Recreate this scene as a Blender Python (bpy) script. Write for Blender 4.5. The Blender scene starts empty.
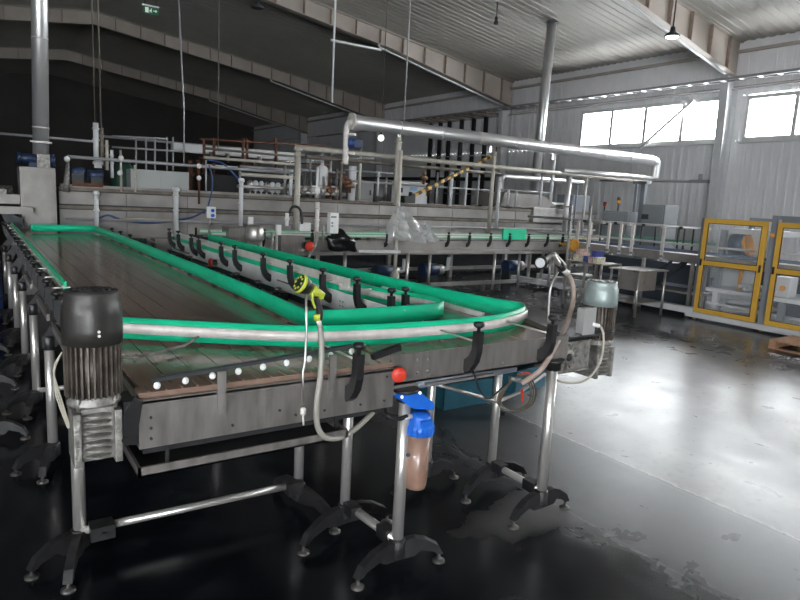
import bpy, bmesh, math, random
from mathutils import Vector, Matrix
random.seed(7)
S = bpy.context.scene
C = S.collection
PI = math.pi
# ------------------------------------------------------------------ camera
YAW, PITCH, ROLL, FPX, CH = 0.604223071, 0.159918375, 0.0526489, 623.16, 2.0
fw = Vector((math.sin(YAW)*math.cos(PITCH), math.cos(YAW)*math.cos(PITCH), -math.sin(PITCH)))
r0 = Vector((math.cos(YAW), -math.sin(YAW), 0)); u0 = r0.cross(fw)
RT = math.cos(ROLL)*r0 + math.sin(ROLL)*u0
UP = RT.cross(fw)
def ray(x, y): return (x-400)/FPX*RT - (y-300)/FPX*UP + fw
def onY(x, y, Y): d = ray(x, y); return Vector((0, 0, CH)) + d*(Y/d.y)      # where a sight line meets a plane of the room
def onX(x, y, X): d = ray(x, y); return Vector((0, 0, CH)) + d*(X/d.x)
def onZ(x, y, Z): d = ray(x, y); return Vector((0, 0, CH)) + d*((Z-CH)/d.z)
cd = bpy.data.cameras.new('camera'); cam = bpy.data.objects.new('camera', cd); C.objects.link(cam)
m = Matrix((RT, UP, -fw)).transposed().to_4x4(); m.translation = (0, 0, CH); cam.matrix_world = m
cd.sensor_width = 36; cd.lens = FPX/800*36; cd.clip_end = 200
S.camera = cam
S.view_settings.view_transform = 'Standard'; S.view_settings.look = 'None'
S.view_settings.gamma = 1; S.view_settings.exposure = 0.12; S.view_settings.use_curve_mapping = False

# ------------------------------------------------------------------ materials
MATS = {}
def mat(name, col, rough=.5, metal=0, noise=0, nscale=8, bump=0, bscale=40, spec=.5, trans=0, alpha=1, stretch=None, coat=0, rvar=0):
    if name in MATS: return MATS[name]
    M = bpy.data.materials.new(name); M.use_nodes = True; nt = M.node_tree; b = nt.nodes['Principled BSDF']
    c = (*col, 1); b.inputs['Base Color'].default_value = c
    b.inputs['Roughness'].default_value = rough; b.inputs['Metallic'].default_value = metal
    b.inputs['Specular IOR Level'].default_value = spec
    b.inputs['Transmission Weight'].default_value = trans; b.inputs['Alpha'].default_value = alpha
    b.inputs['Coat Weight'].default_value = coat
    if noise or bump or rvar:
        tc = nt.nodes.new('ShaderNodeTexCoord'); mp = nt.nodes.new('ShaderNodeMapping')
        nt.links.new(tc.outputs['Object'], mp.inputs['Vector'])
        if stretch: mp.inputs['Scale'].default_value = stretch
        if noise or rvar:
            n = nt.nodes.new('ShaderNodeTexNoise'); n.inputs['Scale'].default_value = nscale; n.inputs['Detail'].default_value = 5
            nt.links.new(mp.outputs[0], n.inputs['Vector'])
        if noise:
            r = nt.nodes.new('ShaderNodeValToRGB'); e = r.color_ramp.elements
            e[0].position = .3; e[1].position = .7
            e[0].color = tuple(v*(1-noise) for v in col)+(1,); e[1].color = tuple(min(1, v*(1+noise*.6)) for v in col)+(1,)
            nt.links.new(n.outputs['Fac'], r.inputs[0]); nt.links.new(r.outputs[0], b.inputs['Base Color'])
        if rvar:
            mr = nt.nodes.new('ShaderNodeMapRange'); mr.inputs['From Min'].default_value = .3; mr.inputs['From Max'].default_value = .7
            mr.inputs['To Min'].default_value = max(.03, rough-rvar); mr.inputs['To Max'].default_value = min(1, rough+rvar)
            nt.links.new(n.outputs['Fac'], mr.inputs[0]); nt.links.new(mr.outputs[0], b.inputs['Roughness'])
        if bump:
            n2 = nt.nodes.new('ShaderNodeTexNoise'); n2.inputs['Scale'].default_value = bscale; n2.inputs['Detail'].default_value = 4
            nt.links.new(mp.outputs[0], n2.inputs['Vector'])
            bp = nt.nodes.new('ShaderNodeBump'); bp.inputs['Strength'].default_value = bump; bp.inputs['Distance'].default_value = .01
            nt.links.new(n2.outputs['Fac'], bp.inputs['Height']); nt.links.new(bp.outputs[0], b.inputs['Normal'])
    MATS[name] = M
    return M
def emis(name, col, st):
    M = bpy.data.materials.new(name); M.use_nodes = True; b = M.node_tree.nodes['Principled BSDF']
    b.inputs['Base Color'].default_value = (*col, 1); b.inputs['Emission Color'].default_value = (*col, 1); b.inputs['Emission Strength'].default_value = st
    MATS[name] = M; return M

steel = mat('brushed stainless steel', (.52, .50, .48), .36, .85, noise=.22, nscale=5, bump=.12, bscale=60, rvar=.1)
plate = mat('stained stainless sheet', (.27, .25, .235), .45, .7, noise=.24, nscale=9, bump=.08, bscale=50, stretch=(2.5, 2.5, .5), rvar=.08)
tube = mat('polished steel tube', (.66, .64, .61), .30, .75)
panel = mat('grey machine panel', (.31, .295, .28), .45, .4, noise=.28, nscale=2.5, rvar=.12)
paleplate = mat('pale conveyor side plate', (.88, .86, .86), .5, .15, noise=.08, nscale=6)
green = mat('emerald green plastic', (.004, .52, .27), .42, 0, noise=.08, nscale=10, spec=.45)
dgreen = mat('dark green paint', (.012, .06, .04), .5)
rubber = mat('black plastic', (.012, .012, .013), .4, 0, noise=.3, nscale=12)
dusty = mat('dusty black plastic', (.014, .014, .015), .5, 0, noise=.6, nscale=14, bump=.3)
alu = mat('dull aluminium profile', (.66, .62, .59), .45, .15, noise=.12, nscale=20)
cast = mat('dirty cast aluminium', (.30, .29, .27), .5, .7, noise=.5, nscale=22, bump=.5, bscale=50)
motorblk = mat('worn dark grey motor paint', (.04, .038, .035), .42, .3, noise=.45, nscale=7, bump=.1, rvar=.1)
finmat = mat('rusty motor fins', (.12, .10, .085), .5, .5, noise=.65, nscale=16)
mgreen = mat('grey green motor paint', (.26, .31, .30), .4, .2, noise=.2, nscale=9)
rust = mat('rusty orange steel', (.11, .04, .018), .7, .2, noise=.4, nscale=9)
brownpipe = mat('weathered brown pipe', (.17, .145, .12), .55, .3, noise=.3, nscale=6)
creampipe = mat('cream painted pipe', (.48, .45, .39), .45, .1, noise=.12, nscale=6)
clad = mat('aluminium pipe cladding', (.66, .66, .66), .38, .75)
white = mat('white plastic', (.75, .75, .74), .4)
offw = mat('off white paint', (.60, .61, .62), .5, noise=.06, nscale=5)
blue = mat('blue filter cap plastic', (.012, .12, .55), .35, noise=.15, nscale=12)
dblue = mat('dark blue paint', (.012, .03, .08), .4, noise=.3, nscale=8)
navy = mat('navy blue drum plastic', (.01, .03, .16), .4)
bronze = mat('brown filter bowl plastic', (.26, .155, .115), .28, 0, noise=.25, nscale=9, spec=.6)
red = mat('red plastic', (.58, .04, .02), .4)
yellow = mat('yellow powder coated frame', (.62, .36, .05), .45, noise=.06)
orange = mat('orange plastic', (.75, .32, .03), .5)
lime = mat('lime green plastic', (.40, .46, .04), .4, noise=.1)
hosem = mat('translucent grey hose', (.27, .255, .225), .35, noise=.1)
hosep = mat('pinkish hose', (.33, .255, .22), .42, noise=.12)
cable = mat('black cable', (.01, .01, .01), .5)
wcable = mat('pale cable', (.38, .35, .29), .5)
bcable = mat('blue cable', (.03, .07, .20), .5)
castd = mat('grimy dark casting', (.11, .105, .10), .4, .6, noise=.4)
teal = mat('teal crate plastic', (.012, .085, .12), .5, noise=.2)
wood = mat('pallet wood', (.36, .20, .11), .8, noise=.3, nscale=6, stretch=(1, 6, 6), bump=.3)
greypost = mat('grey painted post', (.20, .22, .25), .45)
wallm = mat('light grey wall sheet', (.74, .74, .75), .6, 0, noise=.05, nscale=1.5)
shade_wall = mat('wall sheet with painted shade', (.055, .050, .045), .7, 0, noise=.15, nscale=.7)  # wall sheet colour darkened to stand in for daylight falling off
ceilm = mat('grey roof sheet', (.29, .275, .25), .55, 0, noise=.08, nscale=.8)
beam = mat('painted steel frame', (.37, .33, .29), .6, noise=.12, nscale=1.2)
beamd = mat('frame stiffener', (.30, .23, .19), .7, noise=.2)
framew = mat('window frame', (.55, .55, .54), .5)
darksteel = mat('dark steel', (.05, .055, .06), .5, .4, noise=.2)
dark = mat('dark void', (.012, .012, .013), .7)
copper = mat('copper valve', (.25, .13, .08), .4, .7, noise=.3)
plasticwrap = mat('clear plastic wrap', (.80, .80, .80), .22, 0, trans=.35, alpha=.62, bump=.6, bscale=9, noise=.1)
glassdoor = mat('clear door pane', (.85, .9, .95), .06, 0, alpha=.07, spec=.6)
bagm = mat('black bin bag', (.008, .008, .009), .25, 0, bump=1, bscale=14)
cablegrey = mat('grey conduit', (.33, .33, .34), .45, .3)
winglass = bpy.data.materials.new('window glass'); winglass.use_nodes = True
nt = winglass.node_tree; nt.nodes.remove(nt.nodes['Principled BSDF']); o_ = nt.nodes['Material Output']
tr = nt.nodes.new('ShaderNodeBsdfTransparent'); gl = nt.nodes.new('ShaderNodeBsdfGlossy'); gl.inputs['Roughness'].default_value = .05
mx = nt.nodes.new('ShaderNodeMixShader'); mx.inputs[0].default_value = .06
nt.links.new(tr.outputs[0], mx.inputs[1]); nt.links.new(gl.outputs[0], mx.inputs[2]); nt.links.new(mx.outputs[0], o_.inputs['Surface'])

# belt: brown worn boards with fine cross joints
def belt_mat():
    M = bpy.data.materials.new('worn brown slat belt'); M.use_nodes = True; nt = M.node_tree; b = nt.nodes['Principled BSDF']
    tc = nt.nodes.new('ShaderNodeTexCoord'); n = nt.nodes.new('ShaderNodeTexNoise'); mp = nt.nodes.new('ShaderNodeMapping')
    mp.inputs['Scale'].default_value = (5, .5, 1); nt.links.new(tc.outputs['Object'], mp.inputs[0]); nt.links.new(mp.outputs[0], n.inputs['Vector'])
    n.inputs['Scale'].default_value = 1.6; n.inputs['Detail'].default_value = 6
    r = nt.nodes.new('ShaderNodeValToRGB'); e = r.color_ramp.elements; e[0].position = .3; e[1].position = .72
    e[0].color = (.17, .108, .082, 1); e[1].color = (.26, .175, .135, 1)
    nt.links.new(n.outputs['Fac'], r.inputs[0]); nt.links.new(r.outputs[0], b.inputs['Base Color'])
    w = nt.nodes.new('ShaderNodeTexWave'); w.bands_direction = 'Y'; w.inputs['Scale'].default_value = 4; w.inputs['Distortion'].default_value = 0
    nt.links.new(tc.outputs['Object'], w.inputs['Vector'])
    bp = nt.nodes.new('ShaderNodeBump'); bp.inputs['Strength'].default_value = .04; bp.inputs['Distance'].default_value = .002
    nt.links.new(w.outputs['Fac'], bp.inputs['Height']); nt.links.new(bp.outputs[0], b.inputs['Normal'])
    mr = nt.nodes.new('ShaderNodeMapRange'); mr.inputs['To Min'].default_value = .12; mr.inputs['To Max'].default_value = .24
    nt.links.new(n.outputs['Fac'], mr.inputs[0]); nt.links.new(mr.outputs[0], b.inputs['Roughness'])
    b.inputs['Specular IOR Level'].default_value = 1.0
    return M
beltm = belt_mat()

# floor: dark wet screed on the left, worn pale concrete on the right, joints and puddles with their own outline
def floor_mat():
    M = bpy.data.materials.new('wet worn concrete'); M.use_nodes = True; nt = M.node_tree; b = nt.nodes['Principled BSDF']; L = nt.links.new
    def N(t, **k):
        n = nt.nodes.new(t)
        for a, v in k.items(): setattr(n, a, v)
        return n
    def MA(op, a, bb=None, c=None):
        n = N('ShaderNodeMath', operation=op)
        for i, v in enumerate((a, bb, c)):
            if v is None: continue
            if isinstance(v, (int, float)): n.inputs[i].default_value = v
            else: L(v, n.inputs[i])
        return n.outputs[0]
    def SS(v, lo, hi):
        n = N('ShaderNodeMapRange', interpolation_type='SMOOTHSTEP'); n.inputs['From Min'].default_value = lo; n.inputs['From Max'].default_value = hi
        L(v, n.inputs[0]); return n.outputs[0]
    def MIX(f, a, c):
        n = N('ShaderNodeMix', data_type='RGBA')
        if isinstance(f, float): n.inputs[0].default_value = f
        else: L(f, n.inputs[0])
        for i, v in ((6, a), (7, c)):
            if isinstance(v, tuple): n.inputs[i].default_value = (*v, 1)
            else: L(v, n.inputs[i])
        return n.outputs[2]
    tc = N('ShaderNodeTexCoord'); sx = N('ShaderNodeSeparateXYZ'); L(tc.outputs['Object'], sx.inputs[0]); X, Y = sx.outputs[0], sx.outputs[1]
    def noise(sc, det=5, dist=0):
        n = N('ShaderNodeTexNoise'); n.inputs['Scale'].default_value = sc; n.inputs['Detail'].default_value = det; n.inputs['Distortion'].default_value = dist
        L(tc.outputs['Object'], n.inputs['Vector']); return n.outputs['Fac']
    n1, n2, n3 = noise(.55, 6, .6), noise(3.2, 6, .4), noise(14, 4)
    # screed edge about x = 3.1 .. 3.3 wandering
    edge = MA('ADD', X, MA('MULTIPLY', MA('SUBTRACT', n1, .5), 1.1))
    edge = MA('ADD', edge, MA('MULTIPLY', MA('SUBTRACT', n2, .5), .5))
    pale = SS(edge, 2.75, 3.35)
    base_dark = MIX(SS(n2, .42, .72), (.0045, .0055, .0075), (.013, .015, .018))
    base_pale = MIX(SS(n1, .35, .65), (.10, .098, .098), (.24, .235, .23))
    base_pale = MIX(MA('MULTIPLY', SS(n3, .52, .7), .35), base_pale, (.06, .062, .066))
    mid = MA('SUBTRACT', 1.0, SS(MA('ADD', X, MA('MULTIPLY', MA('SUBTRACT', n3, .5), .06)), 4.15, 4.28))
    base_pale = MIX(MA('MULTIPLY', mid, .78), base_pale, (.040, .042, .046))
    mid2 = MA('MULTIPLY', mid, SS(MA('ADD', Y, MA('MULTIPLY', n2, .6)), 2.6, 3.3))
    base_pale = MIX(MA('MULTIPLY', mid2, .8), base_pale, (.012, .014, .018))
    # base colour darkens towards high x and high y, smoother at high x
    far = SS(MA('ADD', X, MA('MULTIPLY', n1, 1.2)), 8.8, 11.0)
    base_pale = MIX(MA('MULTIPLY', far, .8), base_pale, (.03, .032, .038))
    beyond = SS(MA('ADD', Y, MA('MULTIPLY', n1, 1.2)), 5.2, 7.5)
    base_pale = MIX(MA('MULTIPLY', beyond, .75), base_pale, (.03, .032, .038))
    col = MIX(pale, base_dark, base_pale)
    # dusty patch round the far feet
    dx = MA('SUBTRACT', X, 2.85); dy = MA('SUBTRACT', Y, 2.62)
    d = MA('SQRT', MA('ADD', MA('MULTIPLY', dx, dx), MA('MULTIPLY', MA('MULTIPLY', dy, dy), 3.0)))
    patch = MA('SUBTRACT', 1.0, SS(MA('ADD', d, MA('MULTIPLY', MA('SUBTRACT', n2, .5), .9)), .2, .52))
    col = MIX(MA('MULTIPLY', patch, .75), col, (.085, .082, .078))
    # joints running along y
    def joint(x0, w, amp=.02):
        q = MA('ADD', MA('SUBTRACT', X, x0), MA('MULTIPLY', MA('SUBTRACT', n3, .5), amp)); return MA('LESS_THAN', MA('ABSOLUTE', q), w)
    col = MIX(MA('MULTIPLY', joint(4.22, .008), .85), col, (.02, .02, .02))
    col = MIX(MA('MULTIPLY', joint(4.25, .010, .10), .6), col, (.40, .38, .36))
    col = MIX(MA('MULTIPLY', joint(3.2, .008, .05), .5), col, (.16, .15, .15))
    # little black drips
    vo = N('ShaderNodeTexVoronoi'); vo.inputs['Scale'].default_value = 5.5; L(tc.outputs['Object'], vo.inputs['Vector'])
    sp = MA('LESS_THAN', MA('ADD', vo.outputs['Distance'], MA('MULTIPLY', n3, .10)), .125)
    col = MIX(MA('MULTIPLY', sp, .8), col, (.01, .01, .01))
    L(col, b.inputs['Base Color'])
    rg = MA('ADD', MA('MULTIPLY', MA('MULTIPLY', pale, MA('SUBTRACT', 1.0, MA('MULTIPLY', far, .6))), .10), MA('MULTIPLY', SS(n2, .2, .8), .08)); rg = MA('ADD', rg, .165)
    rg = MA('ADD', rg, MA('MULTIPLY', patch, .35)); L(rg, b.inputs['Roughness'])
    L(MA('ADD', .22, MA('MULTIPLY', pale, .42)), b.inputs['Specular IOR Level'])
    bp = N('ShaderNodeBump'); bp.inputs['Strength'].default_value = .07; bp.inputs['Distance'].default_value = .01
    L(MA('ADD', n2, MA('MULTIPLY', n3, .2)), bp.inputs['Height']); L(bp.outputs[0], b.inputs['Normal'])
    return M

# ------------------------------------------------------------------ mesh building
class MB:
    def __init__(s): s.b = bmesh.new(); s.mi = 0
    def _f(s, vs, smooth=False):
        try: f = s.b.faces.new(vs)
        except ValueError: return None
        f.smooth = smooth; f.material_index = s.mi; return f
    def box(s, lo, hi, rz=0, bev=0):
        lo, hi = Vector(lo), Vector(hi); c = (lo+hi)/2; d = (hi-lo)/2; R_ = Matrix.Rotation(rz, 3, 'Z')
        v = [s.b.verts.new(c + R_ @ Vector((x*d.x, y*d.y, z*d.z))) for x in (-1, 1) for y in (-1, 1) for z in (-1, 1)]
        fs = [s._f([v[i] for i in q]) for q in ((0, 1, 3, 2), (4, 6, 7, 5), (0, 4, 5, 1), (2, 3, 7, 6), (0, 2, 6, 4), (1, 5, 7, 3))]
        if bev:
            es = {e for f in fs for e in f.edges}
            bmesh.ops.bevel(s.b, geom=list(es), offset=bev, segments=2, affect='EDGES', profile=.7)
        return s
    def bar(s, p, q, w, h=None, up=(0, 0, 1)):
        h = h or w; p, q = Vector(p), Vector(q); d = (q-p).normalized(); a = d.cross(Vector(up))
        if a.length < 1e-3: a = d.cross(Vector((0, 1, 0)))
        a.normalize(); c = a.cross(d); v = []
        for o in (p, q):
            for i, j in ((-1, -1), (1, -1), (1, 1), (-1, 1)): v.append(s.b.verts.new(o + a*w/2*i + c*h/2*j))
        for q_ in ((3, 2, 1, 0), (4, 5, 6, 7), (0, 1, 5, 4), (1, 2, 6, 5), (2, 3, 7, 6), (3, 0, 4, 7)): s._f([v[i] for i in q_])
        return s
    def cyl(s, p, q, r, n=16, r2=None):
        return s.tube([p, q], r if r2 is None else [r, r2], n)
    def tube(s, pts, r, n=10, close=True):
        pts = [Vector(p) for p in pts]; rs = r if isinstance(r, (list, tuple)) else [r]*len(pts)
        rings = []; a = None
        for i, p in enumerate(pts):
            if i == 0: d = pts[1]-p
            elif i == len(pts)-1: d = p-pts[i-1]
            else: d = (pts[i+1]-p).normalized()+(p-pts[i-1]).normalized()
            d.normalize()
            if a is None:
                a = d.cross(Vector((0, 0, 1)))
                if a.length < .05: a = d.cross(Vector((1, 0, 0)))
            else: a = a - d*a.dot(d)
            a.normalize(); c = d.cross(a)
            rings.append([s.b.verts.new(p + (a*math.cos(2*PI*k/n) + c*math.sin(2*PI*k/n))*rs[i]) for k in range(n)])
        for A, B in zip(rings, rings[1:]):
            for k in range(n): s._f([A[k], B[k], B[(k+1) % n], A[(k+1) % n]][::-1], True)
        if close: s._f(rings[0]); s._f(rings[-1][::-1])
        return s
    def lathe(s, c, prof, n=28, axis=(0, 0, 1)):
        ax = Vector(axis).normalized(); a = ax.cross(Vector((1, 0, 0)))
        if a.length < .1: a = ax.cross(Vector((0, 1, 0)))
        a.normalize(); b = ax.cross(a); c = Vector(c); rings = []
        for r, z in prof:
            r = max(r, .0005); rings.append([s.b.verts.new(c + ax*z + (a*math.cos(2*PI*k/n)+b*math.sin(2*PI*k/n))*r) for k in range(n)])
        for A, B in zip(rings, rings[1:]):
            for k in range(n): s._f([A[k], A[(k+1) % n], B[(k+1) % n], B[k]], True)
        s._f(rings[0][::-1]); s._f(rings[-1])
        return s
    def prism(s, poly, d):                       # polygon points (3d) pushed along d
        d = Vector(d); a = [s.b.verts.new(Vector(p)) for p in poly]; b = [s.b.verts.new(Vector(p)+d) for p in poly]; n = len(poly)
        s._f(a[::-1]); s._f(b)
        for k in range(n): s._f([a[k], a[(k+1) % n], b[(k+1) % n], b[k]])
        return s
    def ribbon(s, pts, z0, z1, t):               # upright strip along a floor-plan path
        n = len(pts); L_, R_ = [], []
        for i, p in enumerate(pts):
            p = Vector((p[0], p[1])); a = Vector(pts[max(i-1, 0)][:2]); b = Vector(pts[min(i+1, n-1)][:2]); d = (b-a).normalized(); nn = Vector((-d.y, d.x))*t/2
            for lst, q in ((L_, p+nn), (R_, p-nn)): lst.append((s.b.verts.new((q.x, q.y, z0)), s.b.verts.new((q.x, q.y, z1))))
        for i in range(n-1):
            s._f([L_[i][0], L_[i][1], L_[i+1][1], L_[i+1][0]], n > 4); s._f([R_[i][0], R_[i+1][0], R_[i+1][1], R_[i][1]], n > 4)
            s._f([L_[i][1], R_[i][1], R_[i+1][1], L_[i+1][1]]); s._f([L_[i][0], L_[i+1][0], R_[i+1][0], R_[i][0]])
        for i in (0, n-1): s._f([L_[i][0], R_[i][0], R_[i][1], L_[i][1]])
        return s
    def sphere(s, c, r, n=14, sc=(1, 1, 1)):
        bmesh.ops.create_uvsphere(s.b, u_segments=n, v_segments=max(6, n//2), radius=r, matrix=Matrix.Translation(c) @ Matrix.Diagonal((*sc, 1)))
        return s
def chaikin(p, k=3):
    p = [Vector(q) for q in p]
    for _ in range(k):
        o = [p[0]]
        for a, b in zip(p, p[1:]): o += [a*.75+b*.25, a*.25+b*.75]
        o.append(p[-1]); p = o
    return p
def worg(o):
    v = Vector((0, 0, 0))
    while o: v += o.location; o = o.parent
    return v
def obj(name, mb, material, parent=None, label=None, loc=None, sharp=None):
    me = bpy.data.meshes.new(name); b = mb.b if isinstance(mb, MB) else mb
    org = Vector(loc) if loc else (worg(parent) if parent else Vector((0, 0, 0)))
    bmesh.ops.recalc_face_normals(b, faces=b.faces)
    b.to_mesh(me); b.free(); me.transform(Matrix.Translation(-org))
    for mm in (material if isinstance(material, (list, tuple)) else [material]): me.materials.append(mm)
    o = bpy.data.objects.new(name, me); C.objects.link(o)
    if parent: o.parent = parent
    elif loc: o.location = org
    if label: o['label'] = label
    return o
def loose(name, mb, material, parent, label=None):
    b = mb.b; b.verts.index_update(); b.verts.ensure_lookup_table(); seen = set(); out = []
    for v in b.verts:
        if v.index in seen: continue
        st = [v]; comp = set()
        while st:
            q = st.pop()
            if q.index in comp: continue
            comp.add(q.index); st += [e.other_vert(q) for e in q.link_edges]
        seen |= comp; out.append(comp)
    res = []
    for comp in out:
        nb = MB(); mp = {i: nb.b.verts.new(b.verts[i].co) for i in sorted(comp)}
        for f in b.faces:
            if f.verts[0].index in comp:
                g = nb.b.faces.new([mp[v.index] for v in f.verts]); g.smooth = f.smooth
        res.append(obj(name, nb, material, parent, label))
    b.free(); return res
def thing(name, label, cat, loc, group=None):
    o = bpy.data.objects.new(name, None); C.objects.link(o); o.location = loc; o.empty_display_size = .1
    o['label'] = label; o['category'] = cat
    if group: o['group'] = group
    return o
def single(name, mb, material, label, cat, loc=None, group=None):
    if loc is None:
        mb.b.verts.ensure_lookup_table(); vs = [v.co for v in mb.b.verts]
        loc = ((min(v.x for v in vs)+max(v.x for v in vs))/2, (min(v.y for v in vs)+max(v.y for v in vs))/2, min(v.z for v in vs))
    o = obj(name, mb, material, None, label, loc); o['category'] = cat
    if group: o['group'] = group
    return o
def struct(name, mb, material, parent=None):
    o = obj(name, mb, material, parent)
    if not parent: o['kind'] = 'structure'
    return o

# ------------------------------------------------------------------ the hall
WX, LX, BY, FY = 20.0, -10.4, 52.0, -14.0
RX, RZ, SL = 4.8, 9.40, .134
def roof(x): return RZ - abs(x-RX)*SL
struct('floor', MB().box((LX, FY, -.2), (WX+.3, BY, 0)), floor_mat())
# corrugated roof (ribs run down the slope)
mb = MB()
for side in (0, 1):
    xa, xb = (RX, WX+.2) if side == 0 else (RX, LX-.2)
    y = FY; row = []
    while y < BY:
        for dy, dz in ((0, 0), (.13, 0), (.15, .022), (.26, .022)):
            row.append((y+dy, dz))
        y += .28
    A = [mb.b.verts.new((xa, yy, roof(xa)+dz)) for yy, dz in row]; B = [mb.b.verts.new((xb, yy, roof(xb)+dz)) for yy, dz in row]
    for i in range(len(row)-1): mb._f([A[i], B[i], B[i+1], A[i+1]])
struct('ceiling', mb, ceilm)
# right wall with window openings, ribbed sheet
WIN = [(11.28, 17.0, 4.37, 5.74, 4), (4.8, 10.6, 4.37, 5.68, 4), (-1.8, 3.9, 4.37, 5.68, 4), (-8.6, -3.0, 4.37, 5.68, 4)]
def ribwall(x, ya, yb, z0, z1, mb, p=.27, dirn=-1):
    y = ya; row = []
    while y < yb-1e-6:
        for dy, dz in ((0, 0), (.15, 0), (.17, .016), (.25, .016)):
            if y+dy < yb: row.append((y+dy, dz))
        y += p
    row.append((yb, 0))
    A = [mb.b.verts.new((x+dirn*dz, yy, z0)) for yy, dz in row]; B = [mb.b.verts.new((x+dirn*dz, yy, z1)) for yy, dz in row]
    for i in range(len(row)-1): mb._f([A[i], A[i+1], B[i+1], B[i]])
mb = MB(); cuts = sorted((w[0], w[1], w[2], w[3]) for w in WIN); y = FY
ribwall(WX, FY, BY, 0, 4.37, mb)
ribwall(WX, FY, 17.0, 5.74, 8.0, mb); 
for (a, b_, z0, z1) in cuts:
    ribwall(WX, y, a, 4.37, 5.74, mb); y = b_
ribwall(WX, y, BY, 4.37, 8.0, mb)
struct('wall_right', mb, wallm)
ADDED_WIN = [(-12.5, -7.5), (-5.5, -1.5)]  # unseen windows, added to brighten the left-hand faces of the conveyors
mb = MB(); ribwall(LX, FY, BY, 0, 2.6, mb, dirn=1); ribwall(LX, FY, BY, 5.2, 8.2, mb, dirn=1); y = FY
for a, b_ in ADDED_WIN: ribwall(LX, y, a, 2.6, 5.2, mb, dirn=1); y = b_
ribwall(LX, y, BY, 2.6, 5.2, mb, dirn=1)
struct('wall_left', mb, shade_wall)
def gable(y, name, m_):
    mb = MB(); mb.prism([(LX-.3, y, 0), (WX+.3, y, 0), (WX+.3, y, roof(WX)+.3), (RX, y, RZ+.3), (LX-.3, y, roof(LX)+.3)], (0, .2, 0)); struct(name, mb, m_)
gable(BY, 'wall_back', shade_wall)
# wall behind the viewer, with an unseen doorway added to let in fill light
mb = MB()
DX0, DX1, DZ = -8.5, -4.0, 4.0
mb.box((LX-.3, FY-.2, 0), (DX0, FY, roof(LX)+.1)); mb.box((DX1, FY-.2, 0), (WX+.3, FY, 7.6)); mb.box((DX0, FY-.2, DZ), (DX1, FY, 8.2))
mb.prism([(LX-.3, FY-.2, 7.3), (WX+.3, FY-.2, 7.3), (WX+.3, FY-.2, 7.7), (RX, FY-.2, RZ+.3), (LX-.3, FY-.2, 7.7)], (0, .2, 0))
struct('wall_front', mb, wallm)
# eave band under the roof and sill line
mb = MB(); mb.box((WX-.16, FY, 7.02), (WX-.02, BY, 7.10)); mb.box((WX-.06, FY, 6.0), (WX-.035, BY, 6.03)); struct('trim_1', mb, beam)
# windows
for k, (a, b_, z0, z1, n) in enumerate(WIN):
    w = (b_-a)/n; mb = MB()
    f = .09
    mb.box((WX-.09, a, z0-.03), (WX+.05, b_, z0+f)); mb.box((WX-.09, a, z1-f), (WX+.05, b_, z1+.03))
    mb.box((WX-.09, a, z0+f), (WX+.05, a+f, z1-f)); mb.box((WX-.09, b_-f, z0+f), (WX+.05, b_, z1-f))
    fr = struct('window_%d' % (k+1), mb, framew)
    for i in range(1, n): obj('mullion', MB().box((WX-.08, a+w*i-.06, z0), (WX+.04, a+w*i+.06, z1)), framew, fr)
    for i in range(n): obj('pane', MB().box((WX-.01, a+w*i+.03, z0+.05), (WX, a+w*(i+1)-.03, z1-.05)), winglass, fr)
    obj('sill', MB().box((WX-.16, a-.1, z0-.09), (WX, b_+.1, z0-.03)), framew, fr)
    lt = bpy.data.lights.new('window_daylight', 'AREA'); lt.shape = 'RECTANGLE'; lt.size = b_-a; lt.size_y = z1-z0
    lt.cycles.is_portal = True
    lo = bpy.data.objects.new('window_daylight', lt); C.objects.link(lo); lo.location = (WX+.1, (a+b_)/2, (z0+z1)/2)
    lo.rotation_euler = Vector((-1, 0, 0)).to_track_quat('-Z', 'Z').to_euler()
for k, (a, b_) in enumerate(ADDED_WIN):
    mb = MB(); mb.box((LX-.05, a, 2.6), (LX+.05, b_, 2.7)); mb.box((LX-.05, a, 5.1), (LX+.05, b_, 5.2)); mb.box((LX-.05, a, 2.6), (LX+.05, a+.1, 5.2)); mb.box((LX-.05, b_-.1, 2.6), (LX+.05, b_, 5.2)); mb.box((LX-.05, (a+b_)/2-.05, 2.6), (LX+.05, (a+b_)/2+.05, 5.2))
    fr = struct('window_%d' % (k+5), mb, framew)  # frame of an added window, out of view
    obj('pane', MB().box((LX-.01, a+.1, 2.7), (LX, b_-.1, 5.1)), winglass, fr)
    lt = bpy.data.lights.new('window_daylight', 'AREA'); lt.shape = 'RECTANGLE'; lt.size = b_-a; lt.size_y = 2.6; lt.cycles.is_portal = True  # portal for an added window, out of view
    lo = bpy.data.objects.new('window_daylight', lt); C.objects.link(lo); lo.location = (LX-.1, (a+b_)/2, 3.9)  # portal of the added window
    lo.rotation_euler = Vector((1, 0, 0)).to_track_quat('-Z', 'Z').to_euler()
lt = bpy.data.lights.new('added_door_light', 'AREA'); lt.shape = 'RECTANGLE'; lt.size = DX1-DX0; lt.size_y = DZ; lt.cycles.is_portal = True  # portal for the added doorway behind the viewer
lo = bpy.data.objects.new('added_door_light', lt); C.objects.link(lo); lo.location = ((DX0+DX1)/2, FY-.25, DZ/2); lo.rotation_euler = Vector((0, 1, 0)).to_track_quat('-Z', 'Z').to_euler()
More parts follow.
